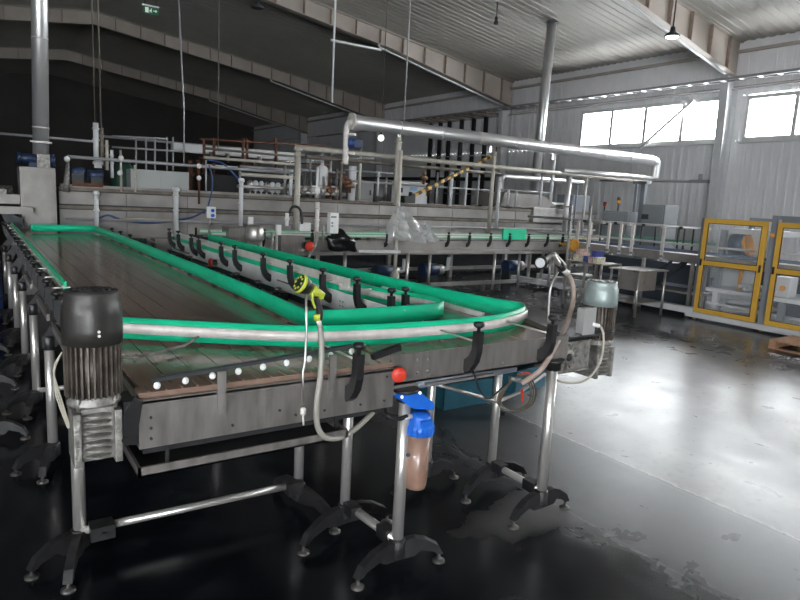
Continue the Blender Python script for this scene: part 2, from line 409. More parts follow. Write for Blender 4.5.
# portal frames: column, haunched rafter, stiffeners
for k, y in enumerate((1.2, 11.1, 21.1, 31.5, 41.6)):
    mb = MB(); t = .012; W_ = .26; cols = []
    def dep(x):
        x = max(x, 2*RX-x); return .58+max(0, x-13.5)*.075 if x < WX else .6
    xs = [WX-.02, 18, 16, 13.5, 9, RX]
    for sgn in (1, -1):
        P_ = [(x if sgn == 1 else 2*RX-x) for x in xs]
        poly = [(x, y-t/2, roof(x)-.03) for x in P_] + [(x, y-t/2, roof(x)-dep(x)) for x in P_[::-1]]
        mb.prism(poly, (0, t, 0))
        for a, b_ in zip(P_, P_[1:]):
            for dz in (0, 1):
                za = roof(a)-.03-dz*(dep(a)-.03); zb = roof(b_)-.03-dz*(dep(b_)-.03)
                mb.bar((a, y, za), (b_, y, zb), W_, .025)
        cx = (WX-.45, WX-.02) if sgn == 1 else (LX+.02, LX+.45)
        zt = roof(WX)-1.1
        xi, xo = (WX-.60, WX-.02) if sgn == 1 else (LX+.62, LX+.03)
        xb = WX-.34 if sgn == 1 else LX+.34
        mc = MB(); cols.append(mc); mc.prism([(xo, y-t/2, 0), (xb, y-t/2, 0), (xi, y-t/2, zt), (xo, y-t/2, zt)], (0, t, 0))
        mc.bar((xb, y, 0), (xi, y, zt), .025, W_, up=(0, 1, 0)); mc.bar((xo, y, 0), (xo, y, zt), .025, W_, up=(0, 1, 0))
    fr = struct('trim_%d' % (k+2), mb, beam)
    for mc in cols: obj('column', mc, offw, fr)
    mb = MB(); mb.box((WX-.60, y-.13, roof(WX)-1.12), (WX-.02, y+.13, roof(WX)-1.09)); obj('end_stiffener', mb, beam, fr)
    a = Vector((WX-.8, y-.02, roof(WX-.8)-dep(WX-.8)-.12)); b_ = Vector((13, y-.02, roof(13)-dep(13)-.10)); obj('frame_pipe', MB().tube([a+Vector((.3, 0, -.02)), a, b_, b_+Vector((-.05, 0, .1))], .035, 8), offw, fr)
    mb = MB(); x = WX-.7
    while x > LX+.8:
        if abs(x-RX) > .3: mb.box((x-.012, y-.12, roof(x)-dep(x)+.01), (x+.012, y+.12, roof(x)-.05))
        x -= 1.05
    obj('stiffener', mb, beamd, fr)
# roof purlins seen as dark lines + wind bracing at window
single('window_brace', MB().bar(onX(640, 148, WX-.25), onX(694, 100, WX-.25), .09), framew, 'thin diagonal brace crossing the long window strip', 'brace')

# daylight
wd = bpy.data.worlds.new('sky'); S.world = wd; wd.use_nodes = True
bg = wd.node_tree.nodes['Background']; bg.inputs['Color'].default_value = (.93, .97, 1, 1); bg.inputs['Strength'].default_value = 36

# ------------------------------------------------------------------ shared conveyor parts
def knob_clamp(par, base, out, reach, ztop=1.31, zrail=1.26, label=None):
    """curved black bracket on a side plate, knob on top, rod reaching to the rail; out = unit vector away from the plate"""
    b = Vector(base); o = Vector((out[0], out[1], 0)).normalized(); s = Vector((-o.y, o.x, 0))
    T_ = ztop-b.z; prof = [(0.0, -.10), (.014, -.115), (.05, -.09), (.088, -.04), (.105, .02), (.108, T_-.02), (.062, T_-.02), (.058, .03), (.04, -.01), (0, -.04)]
    mb = MB(); mb.prism([b+o*x+Vector((0, 0, z))-s*.02 for x, z in prof], s*.04)
    c = obj('rail_clamp', mb, rubber, par)
    p = b+o*.085; p.z = ztop-.03
    obj('knob', MB().lathe(p, [(.010, 0), (.010, .028), (.018, .033), (.030, .042), (.033, .055), (.024, .064), (.004, .066)], 12), rubber, c)
    q = b+o*.085; q.z = zrail; obj('rod', MB().cyl(q, q-o*(reach+.085), .006, 8), tube, c)
    return c
def bipod(par, leg, x, y, zc, dirs, r=.032):
    """moulded black foot: collar, two arched arms, screw feet"""
    mb = MB(); mb.lathe((x, y, zc-.075), [(r+.004, 0), (r+.016, .01), (r+.014, .10), (r+.004, .11)], 16)
    for dx, dy, L_ in dirs:
        d = Vector((dx, dy, 0)).normalized(); s = Vector((-d.y, d.x, 0)); P0 = Vector((x, y, 0))
        up = [(.0, zc+.02), (.10, zc+.03), (L_*.6, zc+.015), (L_*.88, zc-.03), (L_, zc-.085)]
        dn = [(L_-.035, zc-.085), (L_*.8, zc-.065), (L_*.5, zc-.045), (.1, zc-.075), (0, zc-.09)]
        mb.prism([P0+d*a+Vector((0, 0, z))-s*.022 for a, z in up+dn], s*.044)
    f = obj('bipod_foot', mb, dusty, leg)
    mb = MB()
    for dx, dy, L_ in dirs:
        d = Vector((dx, dy, 0)).normalized(); p = Vector((x, y, 0))+d*(L_-.018)
        mb.lathe((p.x, p.y, 0), [(.036, 0), (.036, .008), (.02, .016), (.009, .02), (.009, zc-.08)], 14)
    loose('screw_foot', mb, castd, leg)
    return f
def tleg(par, x, y, z0, z1, r=.031, dirs=None, name='leg'):
    l = obj(name, MB().cyl((x, y, z0), (x, y, z1), r, 20), tube, par)
    if dirs: bipod(par, l, x, y, z0, dirs, r)
    return l
def rail(par, pts, z0=1.185, z1=1.30, t=.016, profile_off=None, smooth=3):
    pts = chaikin([Vector((p[0], p[1], 0)) for p in pts], smooth) if smooth else [Vector((*p, 0)) for p in pts]
    r = obj('guide_rail', MB().ribbon(pts, z0, z1, t), green, par)
    if profile_off:
        op = []
        for i, p in enumerate(pts):
            d = (pts[min(i+1, len(pts)-1)]-pts[max(i-1, 0)]).normalized(); op.append(p+Vector((-d.y, d.x, 0))*profile_off)
        obj('rail_backing', MB().ribbon(op, z0+.033, z1-.028, .014), alu, r)
    return r
ZB = 1.17
# ------------------------------------------------------------------ wide accumulation conveyor
t = thing('accumulation_conveyor', 'wide brown-belted conveyor table with green side rails, at left running to the back', 'conveyor', (1.13, 2.56, 0))
mb = MB(); n = 9; xa, xb = .54, 1.74; w = (xb-xa)/n
for i in range(n): mb.box((xa+w*i+.0022, 2.60, ZB-.025), (xa+w*(i+1)-.0022, 12.4, ZB))
obj('belt', mb, beltm, t)
obj('belt_bed', MB().box((.53, 2.60, 1.06), (1.75, 12.4, 1.14)), darksteel, t)
mb = MB(); mb.box((.505, 2.62, .955), (.525, 12.42, 1.155)); obj('side_plate', mb, plate, t)
mb = MB(); mb.box((1.755, 2.60, .955), (1.775, 12.42, 1.155)); obj('side_plate', mb, plate, t)
mb = MB(); mb.box((.515, 2.545, .955), (1.745, 2.56, 1.145)); mb.box((.515, 2.545, 1.135), (1.745, 2.60, 1.15)); mb.box((.515, 2.545, .945), (1.745, 2.60, .957))
ep = obj('end_plate', mb, plate, t)
mb = MB()
for x, z in ((.56, .985), (.56, 1.075), (.9, .985), (1.2, .985), (1.35, .985), (1.55, .985), (1.69, .985), (1.7, 1.11), (1.12, 1.02), (.56, 1.03)): mb.cyl((x, 2.546, z), (x, 2.538, z), .006, 8)
loose('plate_bolt', mb, darksteel, ep)
mb = MB(); mb.box((.52, 2.57, 1.145), (1.75, 2.66, 1.173))
for i in range(18): mb.box((.56+i*.066, 2.575, 1.172), (.566+i*.066, 2.66, 1.178))
obj('transfer_comb', mb, beltm, t)
# drip tray hanging under the near end
mb = MB(); mb.box((.50, 2.50, .845), (1.46, 2.512, .885)); mb.box((.50, 2.50, .845), (1.46, 3.4, .852)); mb.box((.50, 2.50, .845), (.512, 3.4, .885)); mb.box((1.45, 2.5, .845), (1.46, 3.4, .885))
obj('drip_tray', mb, plate, t)
obj('tray_shade', MB().box((.515, 2.515, .853), (1.445, 3.4, .858)), dark, t)  # black sheet standing in for the shade inside the tray
obj('belt_return', MB().box((.54, 2.60, .90), (1.74, 6.0, .94)), dark, t)
for x in (.62, 1.42): obj('tray_hanger', MB().box((x, 2.55, .86), (x+.012, 2.57, .98)), dark, t)
# hold-down bar over the transfer, with white buttons and three straps
z1 = 1.235; b0 = onY(152, 380, 2.585); b1 = onY(352, 346, 2.585)
bar = obj('hold_down_bar', MB().bar(b0, b1, .022, .016), darksteel, t)
for k in range(9):
    p = b0.lerp(b1, .02+k*.122)
    obj('white_button', MB().sphere(p+Vector((0, -.004, -.026)), .0145, 12, (1, .8, 1.1)), white, bar)
for px in (221, 332):
    p = onY(px, 372-(px-221)*.15, 2.545); mb = MB(); mb.box((p.x-.018, 2.528, 1.05), (p.x+.018, 2.542, p.z+.004)); mb.cyl((p.x, 2.53, 1.075), (p.x, 2.515, 1.075), .009, 10)
    obj('bar_strap', mb, plate, t)
# supports
V = [(-.9, -.35, .27), (-.3, -.95, .33)]
PX = .40
for k, y in enumerate((3.5, 4.85, 6.2, 7.6, 9.0, 10.4, 11.8)):
    tleg(t, PX, y, .13, .90, .033, V)
    mb = MB(); mb.prism([(PX-.045, y-.03, .86), (PX+.04, y-.03, .86), (.505, y-.03, .99), (.505, y-.03, 1.09), (PX+.03, y-.03, 1.03), (PX-.045, y-.03, .93)], (0, .06, 0))
    mb.lathe((PX, y, .84), [(.036, 0), (.044, .01), (.044, .09), (.036, .1)], 16)
    obj('leg_bracket', mb, rubber, t)
for k, y in enumerate((3.45, 5.1, 6.9, 8.8)):
    tleg(t, 1.66, y, .13, .96, .031, [(.15, -1, .42), (-.1, 1, .3)])
for y in (3.5, 6.2): obj('cross_tube', MB().cyl((PX, y-.02, .155), (1.66, y-.02 if y > 4 else 3.43, .165), .022, 14), tube, t)
mb = MB(); mb.box((.44, 3.40, .115), (.56, 3.50, .19)); mb.cyl((.5, 3.40, .15), (.5, 3.385, .15), .012, 10); mb.box((1.56, 3.37, .12), (1.66, 3.47, .20)); loose('tube_clamp', mb, dusty, t)
for y in (4.0, 5.2, 6.8): obj('side_brace', MB().bar((.43, y, 1.0), (.43, y+.9, 1.0), .02, .05), plate, t)
# left rail and its clamps
rail(t, [(.535, 5.05), (.535, 12.3)], 1.215, 1.285, .014, smooth=0, profile_off=.016)
for i in range(14):
    y = 4.46+i*.58; knob_clamp(t, (.505, y, 1.14), (-1, 0), .06, 1.275, 1.245)
# right-hand rail A : far end, corner, then along the right edge
rA = rail(t, [(.76, 11.55), (1.60, 11.72), (1.70, 11.4), (1.72, 8), (1.72, 5.5), (1.70, 4.2), (1.665, 3.42)], 1.19, 1.30, .016)
for y in (11.0, 10.3, 9.6, 8.9, 8.2, 7.4, 6.6, 5.8, 5.2, 4.7, 4.3): knob_clamp(t, (1.775, y, 1.08), (1, 0), .06, 1.27, 1.24)

# ------------------------------------------------------------------ crossing conveyor at the front right
c = thing('crossing_conveyor', 'grey crossing conveyor at front right with curved green rails and black clamps', 'conveyor', (2.4, 2.6, 0))
CX = 3.12
mb = MB(); mb.prism([(1.752, 2.615, 1.14), (CX-.02, 2.615, 1.14), (3.34, 3.36, 1.14), (1.79, 3.36, 1.14)], (0, 0, .032)); obj('belt', mb, beltm, c)
mb = MB(); mb.box((1.755, 2.597, 1.04), (CX, 2.61, 1.2)); mb.box((1.755, 2.597, 1.04), (CX, 2.64, 1.05)); np_ = obj('side_plate', mb, plate, c)
mb = MB()
for x in (1.93, 2.0):
    for z in (1.09, 1.16): mb.lathe((x, 2.597, z), [(.009, 0), (.009, .005), (.004, .007)], 10, (0, -1, 0))
mb.lathe((2.03, 2.597, 1.062), [(.009, 0), (.009, .003)], 10, (0, -1, 0)); mb.lathe((2.55, 2.597, 1.08), [(.006, 0), (.006, .008)], 8, (0, -1, 0))
loose('plate_bolt', mb, cast, np_)
mb = MB(); mb.box((1.755, 3.37, 1.04), (2.52, 3.385, 1.2)); mb.bar((CX, 2.61, 1.12), (3.36, 3.37, 1.12), .012, .16); obj('side_plate', mb, plate, c)
obj('belt_bed', MB().box((1.79, 2.64, 1.06), (CX-.03, 3.33, 1.12)), darksteel, c)
mb = MB(); mb.cyl((1.80, 2.64, 1.005), (2.72, 2.66, 1.01), .024, 12); mb.cyl((1.9, 2.72, 1.03), (2.9, 2.72, 1.03), .012, 10); loose('conduit', mb, greypost, c)
obj('cross_bar', MB().box((2.0, 2.60, 1.005), (2.5, 2.63, 1.018)), steel, c)
mb = MB(); mb.box((1.77, 2.58, .99), (1.92, 2.65, 1.04)); obj('corner_bracket', mb, steel, c)
D1 = [(-1, -.35, .36), (1, -.2, .30)]; D2 = [(-1, -.1, .30), (1, -.1, .26)]
tleg(c, 1.78, 3.05, .14, 1.05, .030, D1)
tleg(c, 1.84, 2.57, .14, .98, .032, [(-1, -.2, .30), (1, -.3, .27)])
tleg(c, 3.00, 2.60, .14, 1.02, .032, [(-1, -.15, .30), (1, -.1, .24)])
tleg(c, 3.00, 3.08, .14, 1.05, .030, D1)
tleg(c, 2.60, 3.32, .14, 1.05, .030, D2)
obj('cross_tube', MB().cyl((1.79, 3.05, .165), (1.83, 2.57, .165), .026, 14), tube, c)
obj('cross_tube', MB().cyl((3.0, 3.08, .165), (3.0, 2.60, .165), .024, 14), tube, c)
mb = MB()
for x, y in ((1.785, 2.97), (1.825, 2.66), (3.0, 3.0), (3.0, 2.69)): mb.box((x-.035, y-.05, .13), (x+.035, y+.05, .20))
loose('tube_clamp', mb, dusty, c)
for x, y, z in ((3.0, 2.60, .98), (1.84, 2.57, .95)):
    mb = MB(); mb.lathe((x, y, z), [(.036, 0), (.05, .01), (.05, .05), (.07, .06), (.07, .075)], 18); obj('leg_socket', mb, rubber, c)
# rails: outer B with backing, looping back; inner C
rB = rail(c, [(.575, 3.58), (.98, 3.29), (1.43, 3.0), (1.75, 2.92), (2.1, 2.875), (2.6, 2.86), (2.95, 2.95), (3.24, 3.10), (3.30, 3.22), (3.24, 3.36), (3.19, 3.6), (3.12, 4.2), (3.09, 5.0)], 1.185, 1.30, .016, profile_off=-.018)
rC = rail(c, [(1.665, 3.40), (1.9, 3.37), (2.25, 3.36), (2.6, 3.37), (2.76, 3.43), (2.80, 3.56), (2.78, 3.72), (2.66, 4.0), (2.56, 4.6)], 1.19, 1.30, .016, profile_off=.017)
for x in (2.07, 2.57, 3.0):
    pass
def big_clamp(par, px, x, yrail):
    knob_clamp(par, (x, 2.597, 1.17), (0, -1), yrail-2.6, 1.325, 1.245)
big_clamp(c, 474, 2.27, 2.86); big_clamp(c, 550, 2.86, 2.95)
knob_clamp(t, (onY(359, 350, 2.46).x, 2.545, 1.13), (0, -1), .34, 1.29, 1.235)
for x, y in ((2.36, 3.47), (2.50, 3.50)): knob_clamp(c, (x, y-.03, 1.24), (0, 1), .09, 1.36, 1.27)
# ------------------------------------------------------------------ infeed conveyor with pale side
i_ = thing('infeed_conveyor', 'narrow pale-sided conveyor with green rails running back behind the wide table', 'conveyor', (2.8, 7, 0))
mb = MB(); mb.box((2.55, 3.37, 1.14), (3.07, 9.95, 1.172)); obj('belt', mb, beltm, i_)
mb = MB(); mb.box((2.53, 3.39, 1.045), (2.545, 9.96, 1.205)); mb.box((2.53, 3.39, 1.04), (2.57, 9.96, 1.05)); sp_ = obj('side_plate', mb, paleplate, i_)
mb = MB()
for y in (4.1, 4.5, 6.1, 7.7): 
    for dy in (0, .05):
        for z in (1.09, 1.13): mb.lathe((2.53, y+dy, z), [(.006, 0), (.006, .004)], 8, (-1, 0, 0))
loose('plate_bolt', mb, darksteel, sp_)
mb = MB(); mb.box((3.09, 3.39, 1.045), (3.105, 9.96, 1.205)); obj('side_plate', mb, paleplate, i_)
obj('end_plate', MB().box((2.53, 9.96, 1.0), (3.105, 9.975, 1.25)), darksteel, i_)
mb = MB(); mb.box((2.56, 3.6, .97), (3.08, 9.9, 1.04)); obj('belt_bed', mb, darksteel, i_)
rn = rail(i_, [(2.56, 4.5), (2.56, 9.9)], 1.185, 1.255, .014, profile_off=.0, smooth=0)
for ch in list(rn.children): bpy.data.objects.remove(ch)
obj('rail_backing', MB().box((2.545, 4.45, 1.256), (2.565, 9.9, 1.33)), alu, rn)
rail(i_, [(3.08, 4.9), (3.08, 9.9)], 1.19, 1.30, .016, smooth=0)
for y in (4.14, 4.72, 5.39, 6.05, 6.9, 7.37, 8.27, 8.61, 9.26, 9.75): knob_clamp(i_, (2.53, y, 1.20), (-1, 0), .05, 1.355, 1.29)
for y in (5.0, 8.0, 9.7):
    for x in (2.62, 3.02): tleg(i_, x, y, .14, 1.0, .028, [(-1, .1, .26), (1, .1, .26)])
for k, y in enumerate((4.6, 5.6, 6.9, 7.8, 9.3)):
    mb = MB(); mb.box((2.42, y, .96), (2.53, y+.14, 1.04)); mb.cyl((2.40, y+.07, 1.0), (2.47, y+.07, 1.0), .03, 12); obj('roller_bracket', mb, [rubber, white][k % 2 == 0 and 0], i_)
    obj('white_roller', MB().cyl((2.36, y+.2, .975), (2.46, y+.2, .975), .02, 12), white, i_)
mb = MB(); mb.box((2.525, 9.0, 1.075), (2.53, 9.8, 1.09)); obj('side_slot', mb, rubber, i_)
mb = MB()
for k in range(11): mb.box((2.526, 5.86-k*.028, 1.122), (2.53, 5.86-k*.028+.017, 1.134))
obj('stencilled_marking', mb, darksteel, i_)

# ------------------------------------------------------------------ gear motors
def gear_motor(label, x, y, z0, r, h, capm, side, hf=.30):
    g = thing('gear_motor', label, 'motor', (x, y, z0))
    zt = z0+h
    hc = h*hf
    mb = MB(); mb.lathe((x, y, zt-hc), [(r, 0), (r*1.01, hc*.3), (r, hc*.58), (r*.975, hc*.68), (r*.93, hc*.77), (r*.895, hc*.84), (r*.885, hc*.93), (r*.875, hc), (r*.8, hc), (r*.78, hc-.004)], 40)
    fc = obj('fan_cover', mb, capm, g)
    mb = MB()
    for k in range(4): 
        rr = r*(.2+.18*k); mb.lathe((x, y, zt-.004), [(rr, 0), (rr, .006), (rr+.007, .006), (rr+.007, 0)], 32)
    for k in range(8):
        a = k*PI/4; mb.bar((x, y, zt), (x+math.cos(a)*r*.8, y+math.sin(a)*r*.8, zt), .006, .006)
    obj('fan_grille', mb, rubber, fc)
    mb = MB(); z2 = zt-hc; z1 = z0+h*.40
    mb.lathe((x, y, z1), [(r*.80, 0), (r*.80, z2-z1)], 36)
    for k in range(30):
        a = 2*PI*k/30; mb.bar((x+math.cos(a)*r*.86, y+math.sin(a)*r*.86, z1), (x+math.cos(a)*r*.86, y+math.sin(a)*r*.86, z2), .007, r*.22, up=(math.cos(a), math.sin(a), 0))
    obj('finned_body', mb, finmat, g)
    mb = MB(); mb.lathe((x, y, z1-h*.07), [(r*.62, 0), (r*.9, .01), (r*.9, h*.03), (r*.8, h*.05), (r*.8, h*.07)], 32)
    for a in (PI/4, 3*PI/4, 5*PI/4, 7*PI/4): mb.cyl((x+math.cos(a)*r*.85, y+math.sin(a)*r*.85, z1-h*.075), (x+math.cos(a)*r*.85, y+math.sin(a)*r*.85, z1+.012), .009, 8)
    obj('flange', mb, cast, g)
    mb = MB(); w = r*.80; zb, zg = z0, z1-h*.07
    mb.box((x-w*.72, y-w*.7, zb+.01), (x+w*.72, y+w*.8, zg), bev=.01)
    mb.box((x-w, y-w, zb), (x-w*.68, y+w, zg-.01), bev=.005); mb.box((x+w*.68, y-w, zb), (x+w, y+w, zg-.01), bev=.005)
    k = zb+.02
    while k < zg-.03:
        mb.lathe((x, y-w*.45, k), [(w*.35, 0), (w*.62, .004), (w*.66, .009), (w*.62, .014), (w*.35, .018)], 20); k += .028
    for sx in (-1, 1):
        for q in range(4): mb.cyl((x+sx*w*.84, y-w-.006, zb+.03+q*(zg-zb-.07)/3), (x+sx*w*.84, y-w+.01, zb+.03+q*(zg-zb-.07)/3), .008, 8)
    obj('gearbox', mb, cast, g)
    return g, z1, zg
g1, _, _ = gear_motor('large dark grey gear motor on left front corner of the wide table', .365, 2.62, .915, .108, .68, motorblk, 1)
mb = MB()
for k in (0, 1): mb.lathe((.372, 2.512-.0003, 1.435+k*.016), [(.0055, 0), (.0055, .003)], 12, (0, -1, 0))
obj('rating_mark', mb, white, g1)
mb = MB(); mb.box((.46, 2.55, .97), (.52, 2.70, 1.15)); mb.cyl((.46, 2.56, 1.0), (.46, 2.53, 1.0), .014, 10); mb.prism([(.455, 2.54, 1.10), (.50, 2.54, 1.17), (.53, 2.54, 1.15), (.50, 2.54, .97), (.455, 2.54, .98)], (0, .03, 0))
obj('mounting_bracket', mb, rubber, g1)
for k in range(3):
    p0 = onY(62, 352, 2.66); pts = [p0, onY(54-k, 368, 2.66), onY(54+k*2, 388, 2.66), onY(60+k*2, 408, 2.66), onY(68+k, 428, 2.66)]
    obj('pale_lead', MB().tube(chaikin(pts), .0035, 6), wcable, g1)
mx_ = onY(597, 330, 2.78)
g2, zz1, zzg = gear_motor('grey-green gear motor with square terminal box at right end of the crossing conveyor', mx_.x+.03, 2.80, onY(595, 374, 2.8).z, .118, onY(600, 281, 2.8).z-onY(595, 374, 2.8).z, mgreen, -1, .25)
q = onY(584, 320, 2.66)
mb = MB(); mb.box((q.x-.055, 2.62, q.z-.085), (q.x+.055, 2.68, q.z+.085), bev=.008); mb.box((q.x-.06, 2.612, q.z-.09), (q.x+.06, 2.62, q.z+.09), bev=.003); tb = obj('terminal_box', mb, mat('grey terminal box', (.33, .33, .32), .5, .1), g2)
mb = MB(); a = onY(560, 336, 2.70); b_ = onY(612, 345, 2.70); mb.box((3.12, 2.64, a.z-.01), (b_.x-.08, 2.84, a.z+.004)); obj('mounting_plate', mb, darksteel, g2)
lo_, hi_ = onY(567, 374, 2.66), onY(588, 339, 2.66)
mb = MB(); mb.box((3.10, 2.66, hi_.z-.21), (hi_.x+.03, 2.85, hi_.z), bev=.008)
for dx, dz in ((.02, .02), (.02, .19), (.1, .02), (.1, .19)): mb.lathe((3.11+dx, 2.66, hi_.z-dz-.0), [(.014, 0), (.014, .01), (.006, .014)], 10, (0, -1, 0))
mb.lathe((3.2, 2.66, hi_.z-.105), [(.055, 0), (.055, .012), (.03, .014)], 22, (0, -1, 0))
for k in range(6): mb.box((3.24, 2.655, hi_.z-.03-k*.03), (3.27, 2.665, hi_.z-.045-k*.03))
obj('reduction_gearbox', mb, cast, g2)
mb = MB(); zc_ = hi_.z-.105
for k in range(10):
    a = 2*PI*k/10; mb.bar((3.2+math.cos(a)*.055, 2.655, zc_+math.sin(a)*.055), (3.2+math.cos(a)*.09, 2.655, zc_+math.sin(a)*.09), .008, .02, up=(0, 1, 0))
mb.box((3.105, 2.645, hi_.z-.012), (hi_.x+.02, 2.665, hi_.z)); mb.box((3.105, 2.645, hi_.z-.21), (hi_.x+.02, 2.665, hi_.z-.198)); mb.box((3.10, 2.645, hi_.z-.2), (3.115, 2.665, hi_.z-.01))
obj('gearbox_ribs', mb, cast, g2)
obj('output_shaft', MB().lathe((3.2, 2.65, zc_), [(.026, 0), (.026, .012), (.01, .014)], 16, (0, -1, 0)), rubber, g2)
gl_ = onY(596, 325, 2.62)
obj('pale_lead', MB().tube(chaikin([gl_, onY(603, 328, 2.58), onY(604, 345, 2.56), onY(601, 362, 2.56), onY(588, 381, 2.56), onY(566, 384, 2.58), onY(549, 376, 2.62)]), .008, 8), wcable, g2)
obj('cable_gland', MB().cyl(onY(592, 324, 2.62), onY(599, 326, 2.6), .014, 10), white, g2)

# ------------------------------------------------------------------ nozzle 1 with rod and hose
nz = thing('spray_nozzle', 'lime green and black garden spray nozzle resting over the green rails', 'nozzle', (1.62, 2.5, 1.3))
YN = 2.52
hc_, hd = onY(301, 284, YN), onY(318, 293, YN); ax = (hc_-hd).normalized()
mb = MB(); mb.lathe(hc_, [(.030, -.045), (.040, -.02), (.042, .0), (.040, .012), (.03, .014)], 24, tuple(ax)); obj('dial_head', mb, rubber, nz)
mb = MB(); mb.lathe(hc_, [(.043, -.006), (.0455, 0), (.0455, .007), (.042, .010)], 24, tuple(ax)); 
for k in range(8):
    a = k*PI/4; u_ = ax.cross(Vector((0, 0, 1))).normalized(); v_ = ax.cross(u_); p = hc_+u_*math.cos(a)*.028+v_*math.sin(a)*.028; mb.cyl(p+ax*.012, p+ax*.017, .006, 8)
obj('spray_dial', mb, lime, nz)
mb = MB(); mb.tube([hd+ax*.04, hd+ax*.01, hd-ax*.02, onY(320, 299, YN)], [.026, .022, .019, .016], 14); obj('nozzle_body', mb, lime, nz)
mb = MB(); mb.tube(chaikin([onY(313, 292, YN-.02), onY(312, 300, YN-.02), onY(315, 308, YN-.02)]), .006, 8); obj('trigger', mb, lime, nz)
mb = MB(); mb.tube(chaikin([onY(315, 297, YN), onY(318, 304, YN), onY(320, 312, YN), onY(319, 320, YN)], 2), [.016, .018, .019, .019, .018, .017, .016, .016, .015, .014, .014, .013][:10] if 0 else .016, 12); obj('handle', mb, rubber, nz)
obj('handle_base', MB().cyl(onY(317, 314, YN), onY(317.5, 320, YN), .017, 12), lime, nz)
obj('coupling', MB().cyl(onY(318, 319, YN), onY(320, 326, YN), .012, 12), alu, nz)
single('hose', MB().tube(chaikin([onY(320, 326, YN), onY(322, 345, YN-.01), onY(321, 375, YN-.03), onY(316, 405, YN-.04), onY(317, 430, YN-.04), onY(328, 440, YN-.03), onY(347, 436, YN), onY(366, 420, YN+.06), onY(382, 402, YN+.14), onY(388, 398, YN+.2)]), .014, 12), hosem, 'translucent grey hose looping down from the lime green nozzle', 'hose')
mb = MB(); mb.tube([onY(306, 292, YN+.01), onY(306.5, 330, YN+.01), onY(305, 362, YN+.01), onY(303, 372, YN), onY(303, 405, YN)], .006, 8)
rd = single('nozzle_stand', mb, steel, 'thin bent steel rod standing up to hold the lime green nozzle', 'rod')
mb = MB(); mb.lathe(onY(303, 415, YN), [(.008, 0), (.014, .006), (.014, .03), (.008, .04)], 12); mb.cyl(onY(303, 415, YN), onY(303.5, 425, YN), .005, 8)
o = obj('threaded_fitting', mb, alu, None, loc=tuple(onY(303, 415, YN))); o.parent = rd; o.location = Vector(onY(303, 415, YN))-rd.location
# nozzle 2
YM = 2.95
nz = thing('spray_nozzle', 'black and grey spray nozzle with round pale face above the right gear motor', 'nozzle', onY(548, 272, YM))
a_ = onY(540, 263, YM); d_ = (onY(540, 263, YM-.06)-onY(546, 261, YM)).normalized()
obj('round_face', MB().lathe(a_, [(.034, -.02), (.034, 0), (.028, .006)], 22, tuple(d_)), offw, nz)
obj('dial_head', MB().lathe(a_, [(.03, -.06), (.043, -.04), (.043, -.006), (.036, -.002)], 22, tuple(d_)), rubber, nz)
obj('nozzle_body', MB().tube(chaikin([a_-d_*.05, onY(549, 257, YM), onY(553, 254, YM), onY(556, 260, YM), onY(562, 268, YM)], 2), .018, 12), steel, nz)
obj('trigger', MB().bar(onY(555, 253, YM), onY(566, 265, YM), .012, .008), alu, nz)
obj('grip_ring', MB().cyl(onY(559, 264, YM), onY(563, 269, YM), .026, 14), rubber, nz)
obj('coupling', MB().cyl(onY(563, 269, YM), onY(567, 273, YM), .022, 14), alu, nz)
single('hose', MB().tube(chaikin([onY(567, 273, YM), onY(573, 283, YM), onY(574, 300, YM-.05), onY(567, 325, YM-.2), onY(556, 345, YM-.38), onY(549, 358, YM-.42), onY(540, 372, YM-.42), onY(522, 383, YM-.34)]), [.017]*100 if 0 else .0165, 12), hosep, 'pinkish grey hose curving down beside the right gear motor', 'hose')
single('nozzle_stand', MB().tube(chaikin([onY(558, 272, YM), onY(551, 284, YM), onY(549, 300, YM), onY(548, 322, YM)], 2), .008, 8), steel, 'bent steel rod holding up the black and grey nozzle', 'rod')
# cable crossing the belt at left
single('thin_rod', MB().tube([onZ(123, 357, 1.19), onZ(140, 357, 1.195), onZ(183, 346, 1.20), onZ(188, 343, 1.21), onZ(203, 334, 1.225), onZ(210, 331, 1.23)], .008, 8), cast, 'thin bent rod lying across the belt beside the large dark motor', 'rod')
# ------------------------------------------------------------------ water filter
YF = 2.54
f = thing('water_filter', 'blue-capped water filter with brown bowl hanging below the crossing conveyor', 'filter', onY(418, 488, YF))
p = onY(419, 430, YF); q = onY(415, 487, YF); ax = (p-q).normalized(); h = (p-q).length; rb = .064
mb = MB(); mb.lathe(q, [(.03, 0), (.054, .004), (.059, .02), (rb, h*.3), (rb+.002, h)], 28, tuple(ax)); bw = obj('filter_bowl', mb, bronze, f)
obj('round_sticker', MB().lathe(onY(408, 455, YF-.066), [(.011, 0), (.011, .002)], 14, (-.45, -.9, 0)), dblue, bw)
cp = onY(419, 433, YF)
mb = MB(); mb.lathe(cp, [(.072, 0), (.077, .004), (.077, .05), (.068, .058), (.060, .095), (.05, .115), (.02, .12)], 28, tuple(ax))
for k in range(16):
    a = k*PI/8; mb.box((cp.x+math.cos(a)*.075-.005, cp.y+math.sin(a)*.075-.005, cp.z+.002), (cp.x+math.cos(a)*.075+.005, cp.y+math.sin(a)*.075+.005, cp.z+.05))
mb.box((cp.x-.035, cp.y-.07, cp.z+.05), (cp.x+.035, cp.y-.02, cp.z+.09), bev=.004)
obj('filter_cap', mb, blue, f)
mb = MB(); mb.prism([onY(402, 395, YF-.02), onY(420, 392, YF-.02), onY(434, 403, YF-.02), onY(434, 410, YF-.02), onY(414, 409, YF-.02), onY(402, 401, YF-.02)], (0, .10, 0)); obj('mounting_bracket', mb, blue, f)
mb = MB()
for x, y in ((402, 397), (420, 393)): mb.cyl(onY(x, y, YF-.022), onY(x, y, YF-.034), .009, 10)
mb.cyl(onY(404, 418, YF), onY(412, 416, YF), .012, 10)
loose('bracket_bolt', mb, alu, f)
